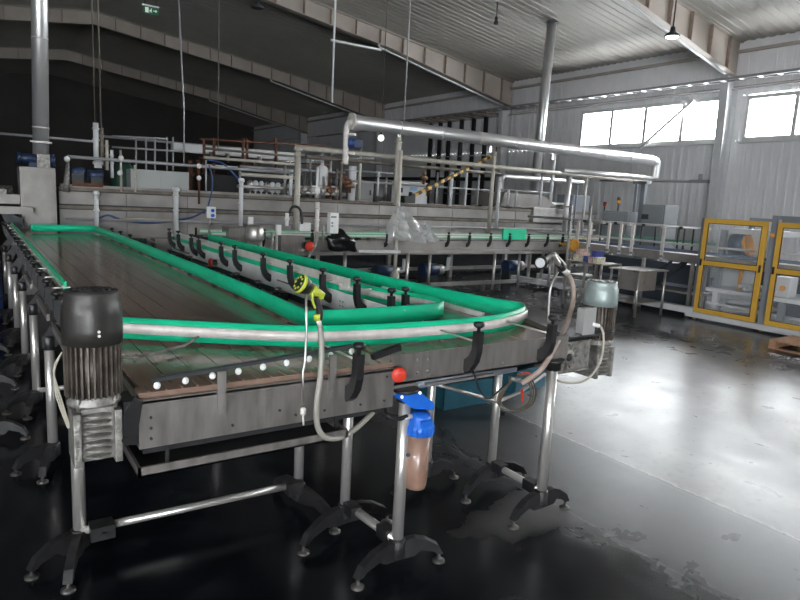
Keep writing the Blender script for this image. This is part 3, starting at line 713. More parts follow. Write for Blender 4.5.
mb = MB(); mb.tube(chaikin([onY(388, 398, YF+.18), onY(384, 405, YF+.1), onY(386, 416, YF), onY(398, 420, YF), onY(407, 416, YF)]), .012, 10)
single('black_hose', mb, cable, 'short black hose bending into the blue-capped filter', 'hose')
# red mushroom button
def estop(x, y, z, r, label, dirv=(0, -1, 0), Lb=.05):
    e = thing('emergency_stop', label, 'button', (x, y, z)); d = Vector(dirv)
    obj('button_head', MB().lathe(Vector((x, y, z))+d*Lb*.3, [(r*.7, 0), (r, r*.25), (r, r*.6), (r*.75, r*.8), (r*.2, r*.85)], 20, dirv), red, e)
    obj('button_base', MB().lathe(Vector((x, y, z))-d*Lb, [(r*.75, 0), (r*.75, Lb*1.3)], 16, dirv), rubber, e)
p = onY(397, 373, 2.57); estop(p.x, p.y, p.z, .040, 'red emergency button where the two conveyor plates meet', (-.3, -1, 0))
mb = MB(); mb.box((p.x-.05, 2.60, p.z-.14), (p.x+.03, 2.66, p.z+.02)); single('button_bracket', mb, rubber, 'black bracket behind the red emergency button above the filter', 'bracket')
mb = MB(); mb.bar(onY(372, 357, 2.60), onY(400, 347, 2.60), .03, .03); single('rail_joint_block', mb, rubber, 'black block joining the rails beside the front knob clamp', 'bracket')
# red tap and coiled cable under the crossing conveyor
mb = MB()
for k in range(3):
    cc = onY(515+k*2, 393, 2.78+k*.02); rr = .118+.004*k; pts = []
    for j in range(26):
        a = 2*PI*j/24; pts.append(cc+Vector((math.cos(a)*rr*1.25, .02*math.sin(a*2), math.sin(a)*rr)))
    mb.tube(pts, .006, 6)
single('coiled_cable', mb, mat('olive cable', (.09, .075, .05), .5), 'coil of brown cable hanging under the crossing conveyor', 'cable')
v = thing('ball_valve', 'small brass valve with red lever under the crossing conveyor', 'valve', onY(518, 388, 2.72))
obj('valve_body', MB().cyl(onY(510, 378, 2.74), onY(524, 382, 2.74), .014, 12), cast, v)
obj('red_lever', MB().bar(onY(522, 389, 2.72), onY(522.5, 402, 2.72), .014, .008), red, v)
obj('lever_top', MB().tube(chaikin([onY(520, 374, 2.72), onY(530, 372, 2.72), onY(531, 380, 2.72)]), .006, 8), red, v)
single('black_cable', MB().tube(chaikin([onY(468, 360, 2.585), onY(474, 373, 2.58), onY(480, 392, 2.6), onY(487, 400, 2.62), onY(496, 394, 2.64), onY(508, 382, 2.68)]), .006, 8), cable, 'black cable dropping from the front clamp below the crossing conveyor', 'cable')
single('drain_pipe', MB().tube([onY(436, 384, 2.75), onY(470, 394, 2.85), onY(497, 402, 2.9), onY(520, 392, 2.95), onY(545, 374, 3.0)], .012, 8), steel, 'thin steel pipe running under the crossing conveyor', 'pipe')
# teal crates on the floor beyond
def crate(px, py, w, d, h, rz, label):
    p = onZ(px, py, 0); cx, cy = p.x, p.y+d/2; g = thing('crate', label, 'crate', (cx, cy, 0), 'teal crates under the conveyors')
    mb = MB(); R_ = Matrix.Rotation(rz, 3, 'Z')
    mb.box((cx-w/2, cy-d/2, .0), (cx+w/2, cy+d/2, .02), rz)
    for sx, sy, ww, dd in ((0, -1, w, .02), (0, 1, w, .02), (-1, 0, .02, d), (1, 0, .02, d)):
        o_ = R_ @ Vector((sx*(w/2-.01), sy*(d/2-.01), 0)); mb.box((cx+o_.x-ww/2, cy+o_.y-dd/2, .02), (cx+o_.x+ww/2, cy+o_.y+dd/2, h), rz)
    obj('crate_shell', mb, teal, g)
    mb = MB()
    for sx, sy, ww, dd in ((0, -1, w+.03, .03), (0, 1, w+.03, .03), (-1, 0, .03, d+.03), (1, 0, .03, d+.03)):
        o_ = R_ @ Vector((sx*(w/2), sy*(d/2), 0)); mb.box((cx+o_.x-ww/2, cy+o_.y-dd/2, h-.03), (cx+o_.x+ww/2, cy+o_.y+dd/2, h), rz)
    obj('crate_rim', mb, teal, g)
crate(468, 406, .62, .40, .26, 0, 'teal crate on the floor seen left of the coiled cable')
crate(528, 391, .60, .40, .26, .2, 'teal crate on the floor seen through the coiled cable')
# smaller emergency stop on pale conveyor
p = onX(214, 263, 2.50); estop(p.x, p.y, p.z, .06, 'red emergency button on the pale conveyor side', (-1, 0, 0))
# ------------------------------------------------------------------ tunnel machine across the hall
MY = 13.0
def ZY(x, y, Y): return onY(x, y, Y).z
def XY(x, y, Y): return onY(x, y, Y).x
tm = thing('tunnel_machine', 'long grey stainless tunnel machine spanning the hall behind the conveyors', 'machine', (8.8, MY, 0))
mb = MB(); mb.box((1.32, MY+.05, .62), (16.3, 16.4, 1.86)); obj('body', mb, darksteel, tm)
xs = [1.32+k*1.15 for k in range(14)]
for k, x in enumerate(xs[:-1]):
    x1 = min(x+1.14, 16.3)
    obj('upper_panel', MB().box((x, MY+.0, 1.60), (x1, MY+.06, 1.83), bev=.006), panel, tm)
    obj('lower_panel', MB().box((x, MY+.0, .98), (x1, MY+.05, 1.50), bev=.006), panel, tm)
mb = MB(); mb.box((1.3, MY-.05, 1.85), (16.35, MY+.1, 1.91)); obj('top_rail', mb, brownpipe, tm)
mb = MB(); mb.box((1.3, MY-.06, 1.52), (16.35, MY+.02, 1.575)); obj('middle_rail', mb, brownpipe, tm)
mb = MB(); mb.cyl((1.4, MY-.12, 1.33), (16.2, MY-.12, 1.36), .025, 8); obj('hand_rail', mb, cablegrey, tm)
mb = MB(); mb.box((3.5, MY-.1, .22), (16.3, MY+.02, .30)); mb.box((1.4, MY+.1, .85), (16.3, MY+.2, .97)); obj('base_beam', mb, steel, tm)
for x in (1.5, 4.2, 6.6, 8.6, 10.6, 12.6, 14.6, 16.2):
    obj('leg', MB().box((x-.05, MY+.02, 0), (x+.05, MY+.12, .9)), steel, tm)
    obj('leg', MB().box((x-.05, 16.2, 0), (x+.05, 16.3, .9)), steel, tm)
mb = MB(); mb.box((1.6, MY+.7, .05), (16.0, MY+.8, .6)); obj('sump_tank', mb, darksteel, tm)
for x in range(0, 13):
    obj('hatch', MB().box((1.7+x*1.13, MY+.4, 1.86), (2.6+x*1.13, MY+1.3, 1.93), bev=.01), panel, tm)
# end housing of the machine, grey cabinet tops
single('end_housing', MB().box((1.35, MY-.02, 1.915), (5.9, MY+.3, 1.96)), panel, 'flat stainless ledge on the left half of the long tunnel machine', 'ledge')
mb = MB(); a = onY(131, 190, MY+.25); b_ = onY(189, 174, MY+.25); mb.box((a.x, MY+.25, 1.96), (b_.x, MY+.75, b_.z+.03), bev=.01); mb.box(((a.x+b_.x)/2-.006, MY+.243, 1.97), ((a.x+b_.x)/2+.006, MY+.25, b_.z))
single('control_box', mb, mat('pale grey enclosure', (.36, .38, .37), .5), 'pale grey rectangular enclosure on top of the tunnel machine', 'box')
# vertical posts with feet on the machine face
def vpipe(px, y0, y1, Y, r, m_, label, top=None, name='pipe'):
    a, b_ = onY(px[0], y0, Y), onY(px[1], y1, Y); x = (a.x+b_.x)/2
    mb = MB(); mb.cyl((x, Y, b_.z), (x, Y, a.z), r, 12)
    if top: mb.lathe((x, Y, a.z-.02), [(r*1.5, 0), (r*1.5, .05), (r, .08)], 12)
    for zz in (a.z-.12, (a.z+b_.z)/2): mb.cyl((x, Y, zz), (x, Y, zz+.03), r*1.35, 12)
    return single(name, mb, m_, label, 'pipe')
vpipe((96, 97), 194, 228, MY-.25, .04, offw, 'short white vertical pipe on the tunnel machine, furthest left', 1)
vpipe((176, 176), 190, 232, MY-.25, .05, offw, 'white vertical pipe before the machine, left of the pale conveyor end', 1)
vpipe((241, 241), 181, 226, MY-.25, .045, offw, 'white vertical pipe where the blue cables end', 1)
vpipe((297, 297), 150, 240, MY-.3, .065, creampipe, 'tall cream pipe bending over to the right into the long cream line', 1)
vpipe((490, 493), 151, 234, MY-.3, .055, creampipe, 'tall cream post with a T junction, right of the striped boom')
vpipe((497, 499), 177, 228, MY-.42, .045, offw, 'white upright just right of the tall cream post')
vpipe((553, 551), 150, 212, MY+.6, .06, offw, 'off white vertical pipe under the fat horizontal pipe')
vpipe((567, 566), 176, 237, MY-.3, .08, clad, 'thick bright upright at right end of the tunnel machine')
vpipe((541, 541), 176, 205, MY-.2, .04, offw, 'slim white upright left of the thick bright upright')
vpipe((451, 451), 172, 206, MY-.1, .045, offw, 'slim white post under the cream line, behind the striped boom')
vpipe((466, 466), 172, 206, MY-.1, .03, offw, 'thinner white post right of the slim one behind the striped boom')
vpipe((135, 135), 165, 192, MY-.1, .02, creampipe, 'thin cream upright on the machine with white ball joint')
vpipe((121, 121), 150, 192, MY-.1, .02, creampipe, 'thin cream upright left of the ball-jointed one')
vpipe((199, 199), 162, 204, MY-.1, .022, rust, 'thin rusty upright with white ball joint')
vpipe((360, 360), 147, 200, MY, .03, creampipe, 'thin cream pipe under the long cream line, left part')
vpipe((341, 341), 160, 200, MY-.05, .035, brownpipe, 'brown upright pipe beside the white filter tank')
vpipe((352, 352), 166, 202, MY+.2, .09, offw, 'wide off white upright panel behind the brown pipe')
# long horizontal lines
def hpipe(p, q, Y, r, m_, label, name='pipe', n=12):
    a, b_ = onY(*p, Y), onY(*q, Y); zz = (a.z+b_.z)/2 if abs(a.z-b_.z) < .25 else None
    if zz: a.z = b_.z = zz
    return single(name, MB().cyl(a, b_, r, n), m_, label, 'pipe')
hpipe((295, 152), (651, 179), MY-.3, .058, creampipe, 'long cream horizontal pipe above the tunnel machine')
hpipe((306, 160), (500, 171), MY-.1, .045, brownpipe, 'brown pipe running just below the long cream line')
hpipe((67, 158), (297, 172), MY-.1, .03, cablegrey, 'slim dark handrail above the left half of the machine')
hpipe((240, 174), (297, 178), MY+.2, .04, creampipe, 'short cream pipe in front of the tangle of fittings')
hpipe((345, 181), (490, 190), MY+.1, .025, cablegrey, 'thin grey pipe low above the machine top, centre')
hpipe((0, 133), (95, 142), 17, .03, cablegrey, 'thin dim pipe crossing behind the left exhaust duct')
hpipe((95, 138), (330, 155), 19, .035, cablegrey, 'thin dim pipe far behind the enclosure')
mb = MB(); a, b_ = onY(502, 176, MY+.9), onY(583, 180, MY+.9); b_.z = a.z; mb.tube([(a.x, a.y, a.z-.9), (a.x, a.y, a.z-.06), (a.x+.06, a.y, a.z), tuple(b_)], .075, 14); single('pipe', mb, clad, 'bright clad pipe elbow below the cream line near the right duct', 'pipe')
# machine-top railing with ball joints
for n_, (px, py) in enumerate(((67, 159), (121, 158), (120, 173), (199, 166), (199, 178))):
    single('pipe_joint', MB().sphere(onY(px, py, MY-.14), .05, 12), white, 'white ball joint on the slim handrail, %s' % ('far left end', 'upper one by the enclosure', 'lower one by the enclosure', 'upper one on the rusty upright', 'lower one on the rusty upright')[n_], 'fitting')
mb = MB(); p = onY(68, 160, MY-.1); mb.tube([p, onY(67, 180, MY-.1), onY(66, 192, MY-.1)], [.025, .05, .06], 10); single('sampling_pipe', mb, cast, 'stubby grey vertical valve at the far left handrail end', 'pipe')
# ball ends, blue motors, orange shelf
mb = MB(); a = onY(72, 186, MY); mb.box((a.x, MY-.03, 1.93), (onY(103, 186, MY).x, MY+.2, 2.0)); single('orange_bracket_row', mb, rust, 'row of orange brackets on top of the machine at left', 'bracket')
for (px, py, r, lab) in ((77, 172, .085, 'dark blue valve wheel above the orange brackets'), (96, 175, .09, 'dark blue pump motor between the slim uprights')):
    p = onY(px, py, MY+.1); g = thing('pump_motor', lab, 'motor', p)
    obj('motor_body', MB().cyl(p-Vector((.14, 0, 0)), p+Vector((.12, 0, 0)), r, 16), dblue, g); obj('motor_base', MB().box((p.x-.1, p.y-.08, 1.93), (p.x+.1, p.y+.08, p.z)), darksteel, g)
for k, (px, y0, y1, r) in enumerate(((96, 123, 158, .05), (102, 128, 166, .035), (107, 140, 170, .03), (112, 150, 178, .03), (98, 158, 168, .07))):
    vpipe((px, px), y0, y1, MY+.35, r, (offw, brownpipe, creampipe, offw, offw)[k], ['tall white vertical tube of the left pipe cluster', 'brown tube next to the tall white tube', 'short pinkish tube in the left pipe cluster', 'white bent tube right in the left pipe cluster', 'white valve body at foot of the tall white tube'][k])
single('green_tank', MB().lathe(onY(122, 185, MY+.9), [(.2, -.2), (.24, -.1), (.24, .35), (.15, .45), (.05, .5)], 20), dgreen, 'dark green tank hidden behind the left pipe cluster', 'tank')
# pipe cluster of fittings in the middle
rnd = random.Random(3)
for k in range(9):
    px = 250+k*5.6; p = onY(px, 185+k*.5, MY+.45); g = thing('filter_vessel', ['white fitting in the row above the machine, %s' % s for s in ('leftmost', 'second from left', 'third from left', 'fourth from left', 'middle one', 'fourth from right', 'third from right', 'second from right', 'rightmost')][k], 'filter', (p.x, p.y, 1.93), 'row of white fittings on the machine top')
    obj('vessel_body', MB().lathe((p.x, p.y, p.z-.13), [(.03, 0), (.06, .02), (.06, .2), (.03, .24)], 12), offw if k % 3 else steel, g); obj('vessel_stem', MB().cyl((p.x, p.y, 1.9), (p.x, p.y, p.z-.1), .02, 8), steel, g)
hpipe((237, 186), (300, 190), MY+.35, .04, steel, 'steel manifold pipe through the row of white fittings')
mb = MB(); p = onY(322, 176, MY+.35); mb.lathe((p.x, p.y, 1.93), [(.09, 0), (.09, .15), (.14, .2), (.14, .68), (.10, .74), (.04, .76), (.04, 1.15)], 18); single('filter_tank', mb, offw, 'small white upright tank on the machine right of the tall cream pipe', 'tank')
for k in range(6):
    px = 304+k*6.5; p = onY(px, 187, MY+.2); mb = MB(); mb.lathe((p.x, p.y, 1.93), [(.05, 0), (.05, .1), (.08, .13), (.08, .22), (.03, .26), (.03, .5+.1*(k % 3))], 12); mb.cyl((p.x-.14, p.y, p.z), (p.x+.14, p.y, p.z), .03, 8)
    single('valve', mb, (steel, cast, white, steel, copper, steel)[k], 'small %s valve on the machine top beside the white tank, %s' % (('steel', 'grey', 'white', 'steel', 'copper', 'steel')[k], ('furthest left', 'second', 'third', 'fourth', 'fifth', 'furthest right')[k]), 'valve')
for k, (px, py) in enumerate(((345, 182), (350, 186), (424, 178), (428, 190))):
    p = onY(px, py, MY-.05); mb = MB(); mb.cyl(p-Vector((0, 0, .16)), p+Vector((0, 0, .16)), .035, 10); mb.cyl(p-Vector((.1, 0, 0)), p+Vector((.1, 0, 0)), .045, 10); mb.sphere(p+Vector((0, 0, .1)), .06, 10)
    single('valve', mb, copper, 'copper coloured valve cluster above the machine, %s' % ('by the brown upright', 'low by the brown upright', 'behind the striped boom', 'low behind the striped boom')[k], 'valve')
# dark electrical cabinets on the machine
def cabinet(x0, x1, y0, y1, Y, d, m_, label, door=True):
    a, b_ = onY(x0, y1, Y), onY(x1, y0, Y); g = thing('machine_cabinet', label, 'cabinet', ((a.x+b_.x)/2, Y, a.z))
    obj('cabinet_body', MB().box((a.x, Y, a.z), (b_.x, Y+d, b_.z), bev=.01), m_, g)
    if door:
        obj('cabinet_door', MB().box((a.x+.04, Y-.02, a.z+.04), (b_.x-.04, Y, b_.z-.04), bev=.006), m_, g)
        obj('door_handle', MB().box((b_.x-.12, Y-.045, (a.z+b_.z)/2-.06), (b_.x-.09, Y-.02, (a.z+b_.z)/2+.06)), rubber, g)
    return g, a, b_
cabinet(356, 374, 182, 203, MY+.5, .6, mat('mid grey cabinet', (.22, .22, .22), .5), 'mid grey cabinet on the machine, left of the dark one')
cabinet(374, 394, 180, 203, MY+.5, .6, mat('dark grey cabinet', (.05, .05, .05), .4), 'dark cabinet on top of the machine in the centre')
g, a, b_ = cabinet(395, 428, 183, 203, MY+.3, .5, offw, 'pale operator panel with blue display on top of the machine', False)
p = onY(400, 190, MY+.29); obj('display', MB().box((p.x-.08, MY+.28, p.z-.06), (p.x+.08, MY+.30, p.z+.06)), dblue, g)
p = onY(414, 189, MY+.29); obj('display', MB().box((p.x-.1, MY+.28, p.z-.05), (p.x+.1, MY+.30, p.z+.05)), mat('pale blue screen', (.25, .45, .65), .3), g)
# striped boom
a, b_ = onY(411, 197, MY-.15), onY(492, 156, MY-.15); mb = MB(); N_ = 26
for k in range(N_):
    mb.mi = k % 2; p0 = a.lerp(b_, k/N_); p1 = a.lerp(b_, (k+1)/N_); sh = Vector((.03, 0, 0)); mb.bar(p0, p1, .075)
single('barrier_boom', mb, [rubber, yellow], 'black and yellow striped boom slanting up over the machine', 'boom')
mb = MB(); mb.box((a.x-.22, MY-.2, 1.92), (a.x+.1, MY, a.z+.02)); mb.cyl((a.x+.0, MY-.1, a.z-.1), (a.x+.02, MY-.1, a.z+.12), .05, 10); single('boom_base', mb, rubber, 'black mounting at the low end of the striped boom', 'bracket')
# white box with blue knobs and cables
g = thing('socket_box', 'small white socket box with two blue caps before the machine', 'box', onY(211, 212, MY-.3))
a = onY(207, 218, MY-.3); b_ = onY(216, 207, MY-.3); obj('box_shell', MB().box((a.x, MY-.3, a.z), (b_.x, MY-.2, b_.z), bev=.01), white, g)
for yy in (210.5, 215.5): p = onY(212.5, yy, MY-.31); obj('blue_cap', MB().lathe(p, [(.035, 0), (.035, .03)], 12, (0, -1, 0)), blue, g)
obj('box_stem', MB().cyl(onY(210, 218, MY-.2), onY(210, 226, MY-.2), .02, 8), steel, g)
single('blue_cable', MB().tube(chaikin([onY(207, 160, MY), onY(222, 162, MY), onY(232, 172, MY-.1), onY(241, 182, MY-.2)]), .02, 8), bcable, 'blue cable bundle arching down to the white pipe', 'cable')
single('blue_cable', MB().tube(chaikin([onY(206, 210, MY-.25), onY(196, 216, MY-.15), onY(186, 219, MY-.1), onY(150, 224, MY-.1), onY(120, 220, MY-.1), onY(108, 214, MY-.1), onY(98, 219, MY-.1)]), .018, 8), bcable, 'blue cable running left from the white socket box', 'cable')
single('blue_cable', MB().tube(chaikin([onY(209, 165, MY-.12), onY(213, 178, MY-.12), onY(212, 192, MY-.12), onY(208, 206, MY-.28)]), .015, 8), bcable, 'blue cable dropping to the white socket box', 'cable')
single('yellow_cable', MB().tube([onY(120, 219, MY-.15), onY(146, 219, MY-.15), onY(175, 221, MY-.15)], .02, 8), wcable, 'pale yellow cable lying along the machine face', 'cable')
# rusty stairs / scaffold behind, white beam
SY = 17.2
mb = MB()
for px in (204, 214, 243, 247, 276): mb.bar(onY(px, 138, SY), onY(px, 190, SY), .06)
for y0, y1 in ((139, 146), (158, 165), (176, 182)): mb.bar(onY(200, y0, SY), onY(330, y1, SY), .04)
sc_ = single('scaffold_frame', mb, rust, 'rusty brown scaffold railing standing behind the machine', 'scaffold')
mb = MB()
for px in (190, 198): mb.bar(onY(px, 160, SY), onY(px, 205, SY), .10)
mb.bar(onY(188, 174, SY), onY(202, 175, SY), .06)
single('scaffold_frame', mb, rust, 'pair of thick rusty uprights left of the scaffold railing', 'scaffold')
a, b_ = onY(172, 147, SY+.5), onY(292, 158, SY+.5); b_.z = a.z; single('light_beam', MB().bar(a, b_, .3, .22), offw, 'dim white horizontal beam behind the rusty scaffold', 'beam')
a, b_ = onY(206, 164, SY+.3), onY(238, 170, SY+.3); single('light_beam', MB().box((a.x, SY+.3, b_.z), (b_.x, SY+.7, a.z)), offw, 'short white block below the dim white beam', 'beam')
for k in range(5):
    p = onY(212+k*16, 152+k*1.5, SY+.3); mb = MB(); mb.cyl((p.x, p.y, p.z), (p.x, p.y, p.z-.25), .08, 10, .02); single('beam_hanger', mb, cast, 'dark pointed fitting under the dim white beam, number %d from left' % (k+1) if 0 else 'dark pointed fitting under the dim white beam, %s' % ('leftmost', 'second from left', 'middle', 'second from right', 'rightmost')[k], 'fitting')

# more pipework and masses on and behind the machine
g = thing('back_railing', 'thin grey railing behind the pale grey enclosure', 'railing', onY(150, 192, MY+1.4))
for px in (136, 146, 155, 167, 173): obj('railing_post', MB().cyl(onY(px, 137, MY+1.4), onY(px, 190, MY+1.4), .02, 8), cablegrey, g)
a, b_ = onY(112, 136, MY+1.4), onY(168, 139, MY+1.4); obj('railing_bar', MB().cyl(a, b_, .022, 8), cablegrey, g); obj('railing_bar', MB().cyl(onY(112, 147, MY+1.4), onY(190, 152, MY+1.4), .022, 8), cablegrey, g)
def mass(x0, y0, x1, y1, Y, d_, m_, label, name='machine_housing'):
    a, b_ = onY(x0, y1, Y), onY(x1, y0, Y); single(name, MB().box((a.x, Y, 1.93), (b_.x, Y+d_, b_.z), bev=.02), m_, label, 'machine')
mass(205, 176, 238, 195, MY+1.6, .8, dark, 'black housing behind the blue cable bundle')
mass(238, 172, 296, 195, MY+1.7, .8, darksteel, 'dark housing behind the row of white fittings')
mass(300, 178, 344, 200, MY+1.5, .6, darksteel, 'dark housing behind the small white upright tank')
for p_, q_, Y_, r_, m_, lab in (((204, 150), (330, 158), 15.5, .03, brownpipe, 'brown pipe crossing the scaffold, top one'), ((204, 158), (297, 164), 14.8, .035, creampipe, 'cream pipe crossing before the scaffold'), ((240, 167), (297, 170), 14.0, .03, cablegrey, 'grey pipe above the row of white fittings'), ((298, 170), (345, 173), 13.4, .03, cablegrey, 'grey pipe low between the tall cream pipe and the brown upright'), ((300, 192), (345, 195), 13.2, .05, steel, 'thick steel pipe low behind the valves by the white tank'), ((500, 200), (566, 205), 13.4, .04, offw, 'white pipe low on the right end of the machine'), ((500, 190), (552, 193), 13.6, .03, cablegrey, 'thin grey pipe above the white one at the right end'), ((345, 170), (400, 174), 13.5, .02, cablegrey, 'thin grey pipe left of the thick cream post')):
    hpipe(p_, q_, Y_, r_, m_, lab)
for px, y0, y1, Y_, r_, m_, lab in ((206, 160, 192, 12.9, .018, cablegrey, 'thin dark upright at the blue cable arch'), (240, 168, 196, 13.3, .02, creampipe, 'thin cream upright left of the white fittings'), (291, 170, 196, 13.2, .04, offw, 'white upright just left of the tall cream pipe'), (285, 165, 196, 13.3, .03, steel, 'steel upright left of the tall cream pipe'), (310, 158, 196, 13.3, .025, steel, 'steel upright right of the tall cream pipe'), (330, 150, 196, 13.5, .03, steel, 'steel upright right of the white tank'), (378, 172, 196, 13.0, .025, offw, 'white dropper with end fitting under the cream line'), (386, 175, 200, 13.2, .025, steel, 'steel upright beside the thick cream post'), (437, 172, 204, 13.1, .03, cablegrey, 'grey upright crossing the striped boom'), (478, 172, 206, 13.1, .03, cablegrey, 'grey upright left of the tall cream post'), (508, 190, 205, 13.2, .035, offw, 'slanted white stub right of the tall cream post'), (516, 190, 206, 13.2, .03, offw, 'second white stub right of the tall cream post'), (575, 185, 236, 12.9, .03, greypost, 'thin grey post right of the thick bright upright'), (584, 178, 240, 12.6, .03, alu, 'thin pale post at the right end of the machine')):
    vpipe((px, px), y0, y1, Y_, r_, m_, lab)
cabinet(533, 566, 209, 222, MY-.12, .2, steel, 'flat steel cover at the right end of the machine', False)
cabinet(568, 590, 196, 240, MY+.2, .6, greypost, 'tall grey cabinet at the right end of the tunnel machine')
single('steel_ramp', MB().prism([onY(500, 206, MY+.3), onY(560, 210, MY+.3), onY(545, 196, MY+.3), onY(505, 192, MY+.3)], (0, 1.2, 0)), panel, 'sloping grey hood on top of the right part of the machine', 'hood')
# ------------------------------------------------------------------ left stainless cabinet and exhaust duct
LY = 12.6
g = thing('infeed_cabinet', 'tall stainless cabinet at far end of the wide table under the silver duct', 'cabinet', (.96, LY, 0))
mb = MB(); mb.box((.70, LY, .0), (1.24, LY+.7, 2.22), bev=.01); obj('cabinet_body', mb, panel, g)
obj('cabinet_door', MB().box((.74, LY-.02, 1.2), (1.20, LY, 2.17), bev=.008), panel, g)
g = thing('exhaust_duct', 'tall silver vertical duct rising to the roof at left', 'duct', (1.10, LY+.4, 2.22))
DXL = onY(40, 100, LY+.4).x
q0 = onY(41, 150, LY+.4); q1 = onY(39.5, 0, LY+.4); tq = lambda z: Vector((q0.x+(q1.x-q0.x)*(z-q0.z)/(q1.z-q0.z), LY+.4, z))
obj('duct_pipe', MB().cyl(tq(2.22), tq(roof(DXL)-.01), .13, 28), clad, g)
for z in (2.42, 2.9, 4.4, 6.2): obj('duct_band', MB().cyl(tq(z), tq(z+.03), .135, 28), alu, g)
obj('duct_clamp', MB().bar(onY(30, 141, LY+.2), onY(52, 143, LY+.2), .03), steel, g)
p = onY(22, 158, LY+.3); g = thing('gear_motor', 'small blue gear motor on top of the tall stainless cabinet', 'motor', (p.x, LY+.3, 2.22))
obj('motor_body', MB().cyl((p.x-.08, LY+.3, p.z), (p.x+.25, LY+.3, p.z), .085, 18), dblue, g)
obj('finned_body', MB().cyl((p.x-.08, LY+.3, p.z), (p.x-.02, LY+.3, p.z), .10, 18), dblue, g)
obj('gearbox', MB().box((p.x+.22, LY+.2, 2.22), (p.x+.42, LY+.42, p.z+.09), bev=.01), cast, g)
mb = MB(); mb.cyl((p.x+.42, LY+.3, p.z), (p.x+.50, LY+.3, p.z), .11, 14); mb.box((p.x+.1, LY+.25, 2.22), (p.x+.24, LY+.35, p.z)); obj('motor_base', mb, dblue, g)
g = thing('infeed_hood', 'low stainless hood beside the tall cabinet at the left edge', 'hood', (0, LY, 1.4))
mb = MB(); mb.box((-1.2, LY, 1.58), (.69, LY+.8, 1.74)); mb.box((-1.2, LY-.25, 1.42), (.86, LY+.0, 1.54)); obj('hood_shell', mb, panel, g)
mb = MB(); mb.cyl((-.8, LY+.3, 1.74), (.6, LY+.3, 1.80), .09, 14); mb.box((-1, LY+.1, 1.74), (.5, LY+.6, 1.82)); obj('hood_top', mb, cast, g)
obj('hood_leg', MB().box((-1.1, LY+.3, 0), (-1.0, LY+.4, 1.58)), steel, g)
mb = MB(); mb.prism([(.5, LY-.3, 1.1), (.7, LY-.3, 1.1), (.7, LY-.3, 1.35), (.55, LY-.3, 1.42), (.4, LY-.3, 1.42)], (0, .25, 0)); obj('hood_chute', mb, darksteel, g)
# drum at far left
p = onZ(4, 318, 0); mb = MB(); mb.lathe((.02, 10.6, 0), [(.27, 0), (.29, .02), (.29, .3), (.305, .32), (.29, .34), (.29, .6), (.305, .62), (.29, .64), (.29, .9), (.27, .93), (.2, .94)], 28)
single('plastic_drum', mb, navy, 'navy blue plastic drum at the left edge behind the table legs', 'drum')
# second row of stands seen left of the table
for k, y in enumerate((5.5, 6.9, 8.3)):
    g = thing('support_stand', ('nearest', 'middle', 'farthest')[k]+' of the dim black-footed stands at the left edge', 'stand', (.05, y, 0), 'stands at the left edge')
    l = tleg(g, .04, y, .13, .62, .03, [(-1, -.2, .25), (1, -.3, .25)]); 
    obj('stand_head', MB().box((-.02, y-.05, .6), (.1, y+.05, .72), bev=.01), rubber, g)

# ------------------------------------------------------------------ discharge conveyor (Y = 10)
d = thing('discharge_conveyor', 'grey conveyor with thin green rails running across in front of the tunnel machine', 'conveyor', (8.5, 10, 0))
mb = MB(); mb.box((2.35, 10.02, 1.15), (12.6, 10.55, 1.19)); obj('belt', mb, beltm, d)
mb = MB(); mb.box((2.3, 10.0, 1.02), (12.9, 10.02, 1.21)); obj('side_plate', mb, panel, d)
mb = MB(); mb.box((2.3, 10.56, 1.02), (12.9, 10.58, 1.21)); obj('side_plate', mb, panel, d)
for y in (9.98, 10.6):
    mb = MB(); mb.box((3.15, y-.01, 1.265), (12.9, y+.01, 1.335)); r = obj('guide_rail', mb, mat('pale green rail', (.16, .48, .30), .4), d)
    mb = MB(); mb.box((3.15, y-.02, 1.285), (12.9, y-.008, 1.315)); obj('rail_backing', mb, alu, r)
for px in (446, 467, 488, 507, 526, 545, 560, 385, 330, 310, 262, 237):
    p = onY(px, 240, 10); knob_clamp(d, (p.x, 10.0, 1.20), (0, -1), .06, 1.36, 1.29)
mb = MB(); mb.box((6.2, 9.84, .985), (9.6, 9.90, 1.045)); obj('frame_beam', mb, panel, d)
mb = MB(); mb.box((2.3, 10.05, .93), (12.9, 10.12, 1.0)); obj('frame_beam', mb, panel, d)
for px in (408, 495, 551, 345, 262):
    p = onY(px, 255, 9.87); l = obj('leg', MB().cyl((p.x, 9.87, .12), (p.x, 9.87, .99), .032, 12), steel, d); bipod(d, l, p.x, 9.87, .14, [(-1, .1, .45), (1, .1, .45)])
for px in (430, 520): 
    p = onY(px, 255, 10.5); obj('leg', MB().cyl((p.x, 10.5, .02), (p.x, 10.5, 1.0), .03, 12), steel, d)
a, b_ = onY(502, 241, 9.95), onY(526, 229, 9.95); mb = MB(); mb.box((a.x, 9.93, a.z+.03), (b_.x, 9.97, b_.z-.0), bev=.008); single('green_guard_plate', mb, green, 'solid green plate standing above the rails of the cross conveyor', 'plate')
mb = MB()
for k in range(3): mb.box((3.4+k*.02, 10.2, .4+k*.1), (12.9, 10.25, .44+k*.1)) if 0 else None
mb.box((6.0, 10.7, .16), (13.5, 10.78, .24)); mb.box((6.0, 10.7, .0), (6.06, 10.78, .24)); mb.box((13.4, 10.7, .0), (13.46, 10.78, .24)); mb.box((9.7, 10.7, .0), (9.76, 10.78, .24))
single('low_beam', mb, panel, 'low horizontal steel beam near the floor under the cross conveyor', 'beam')
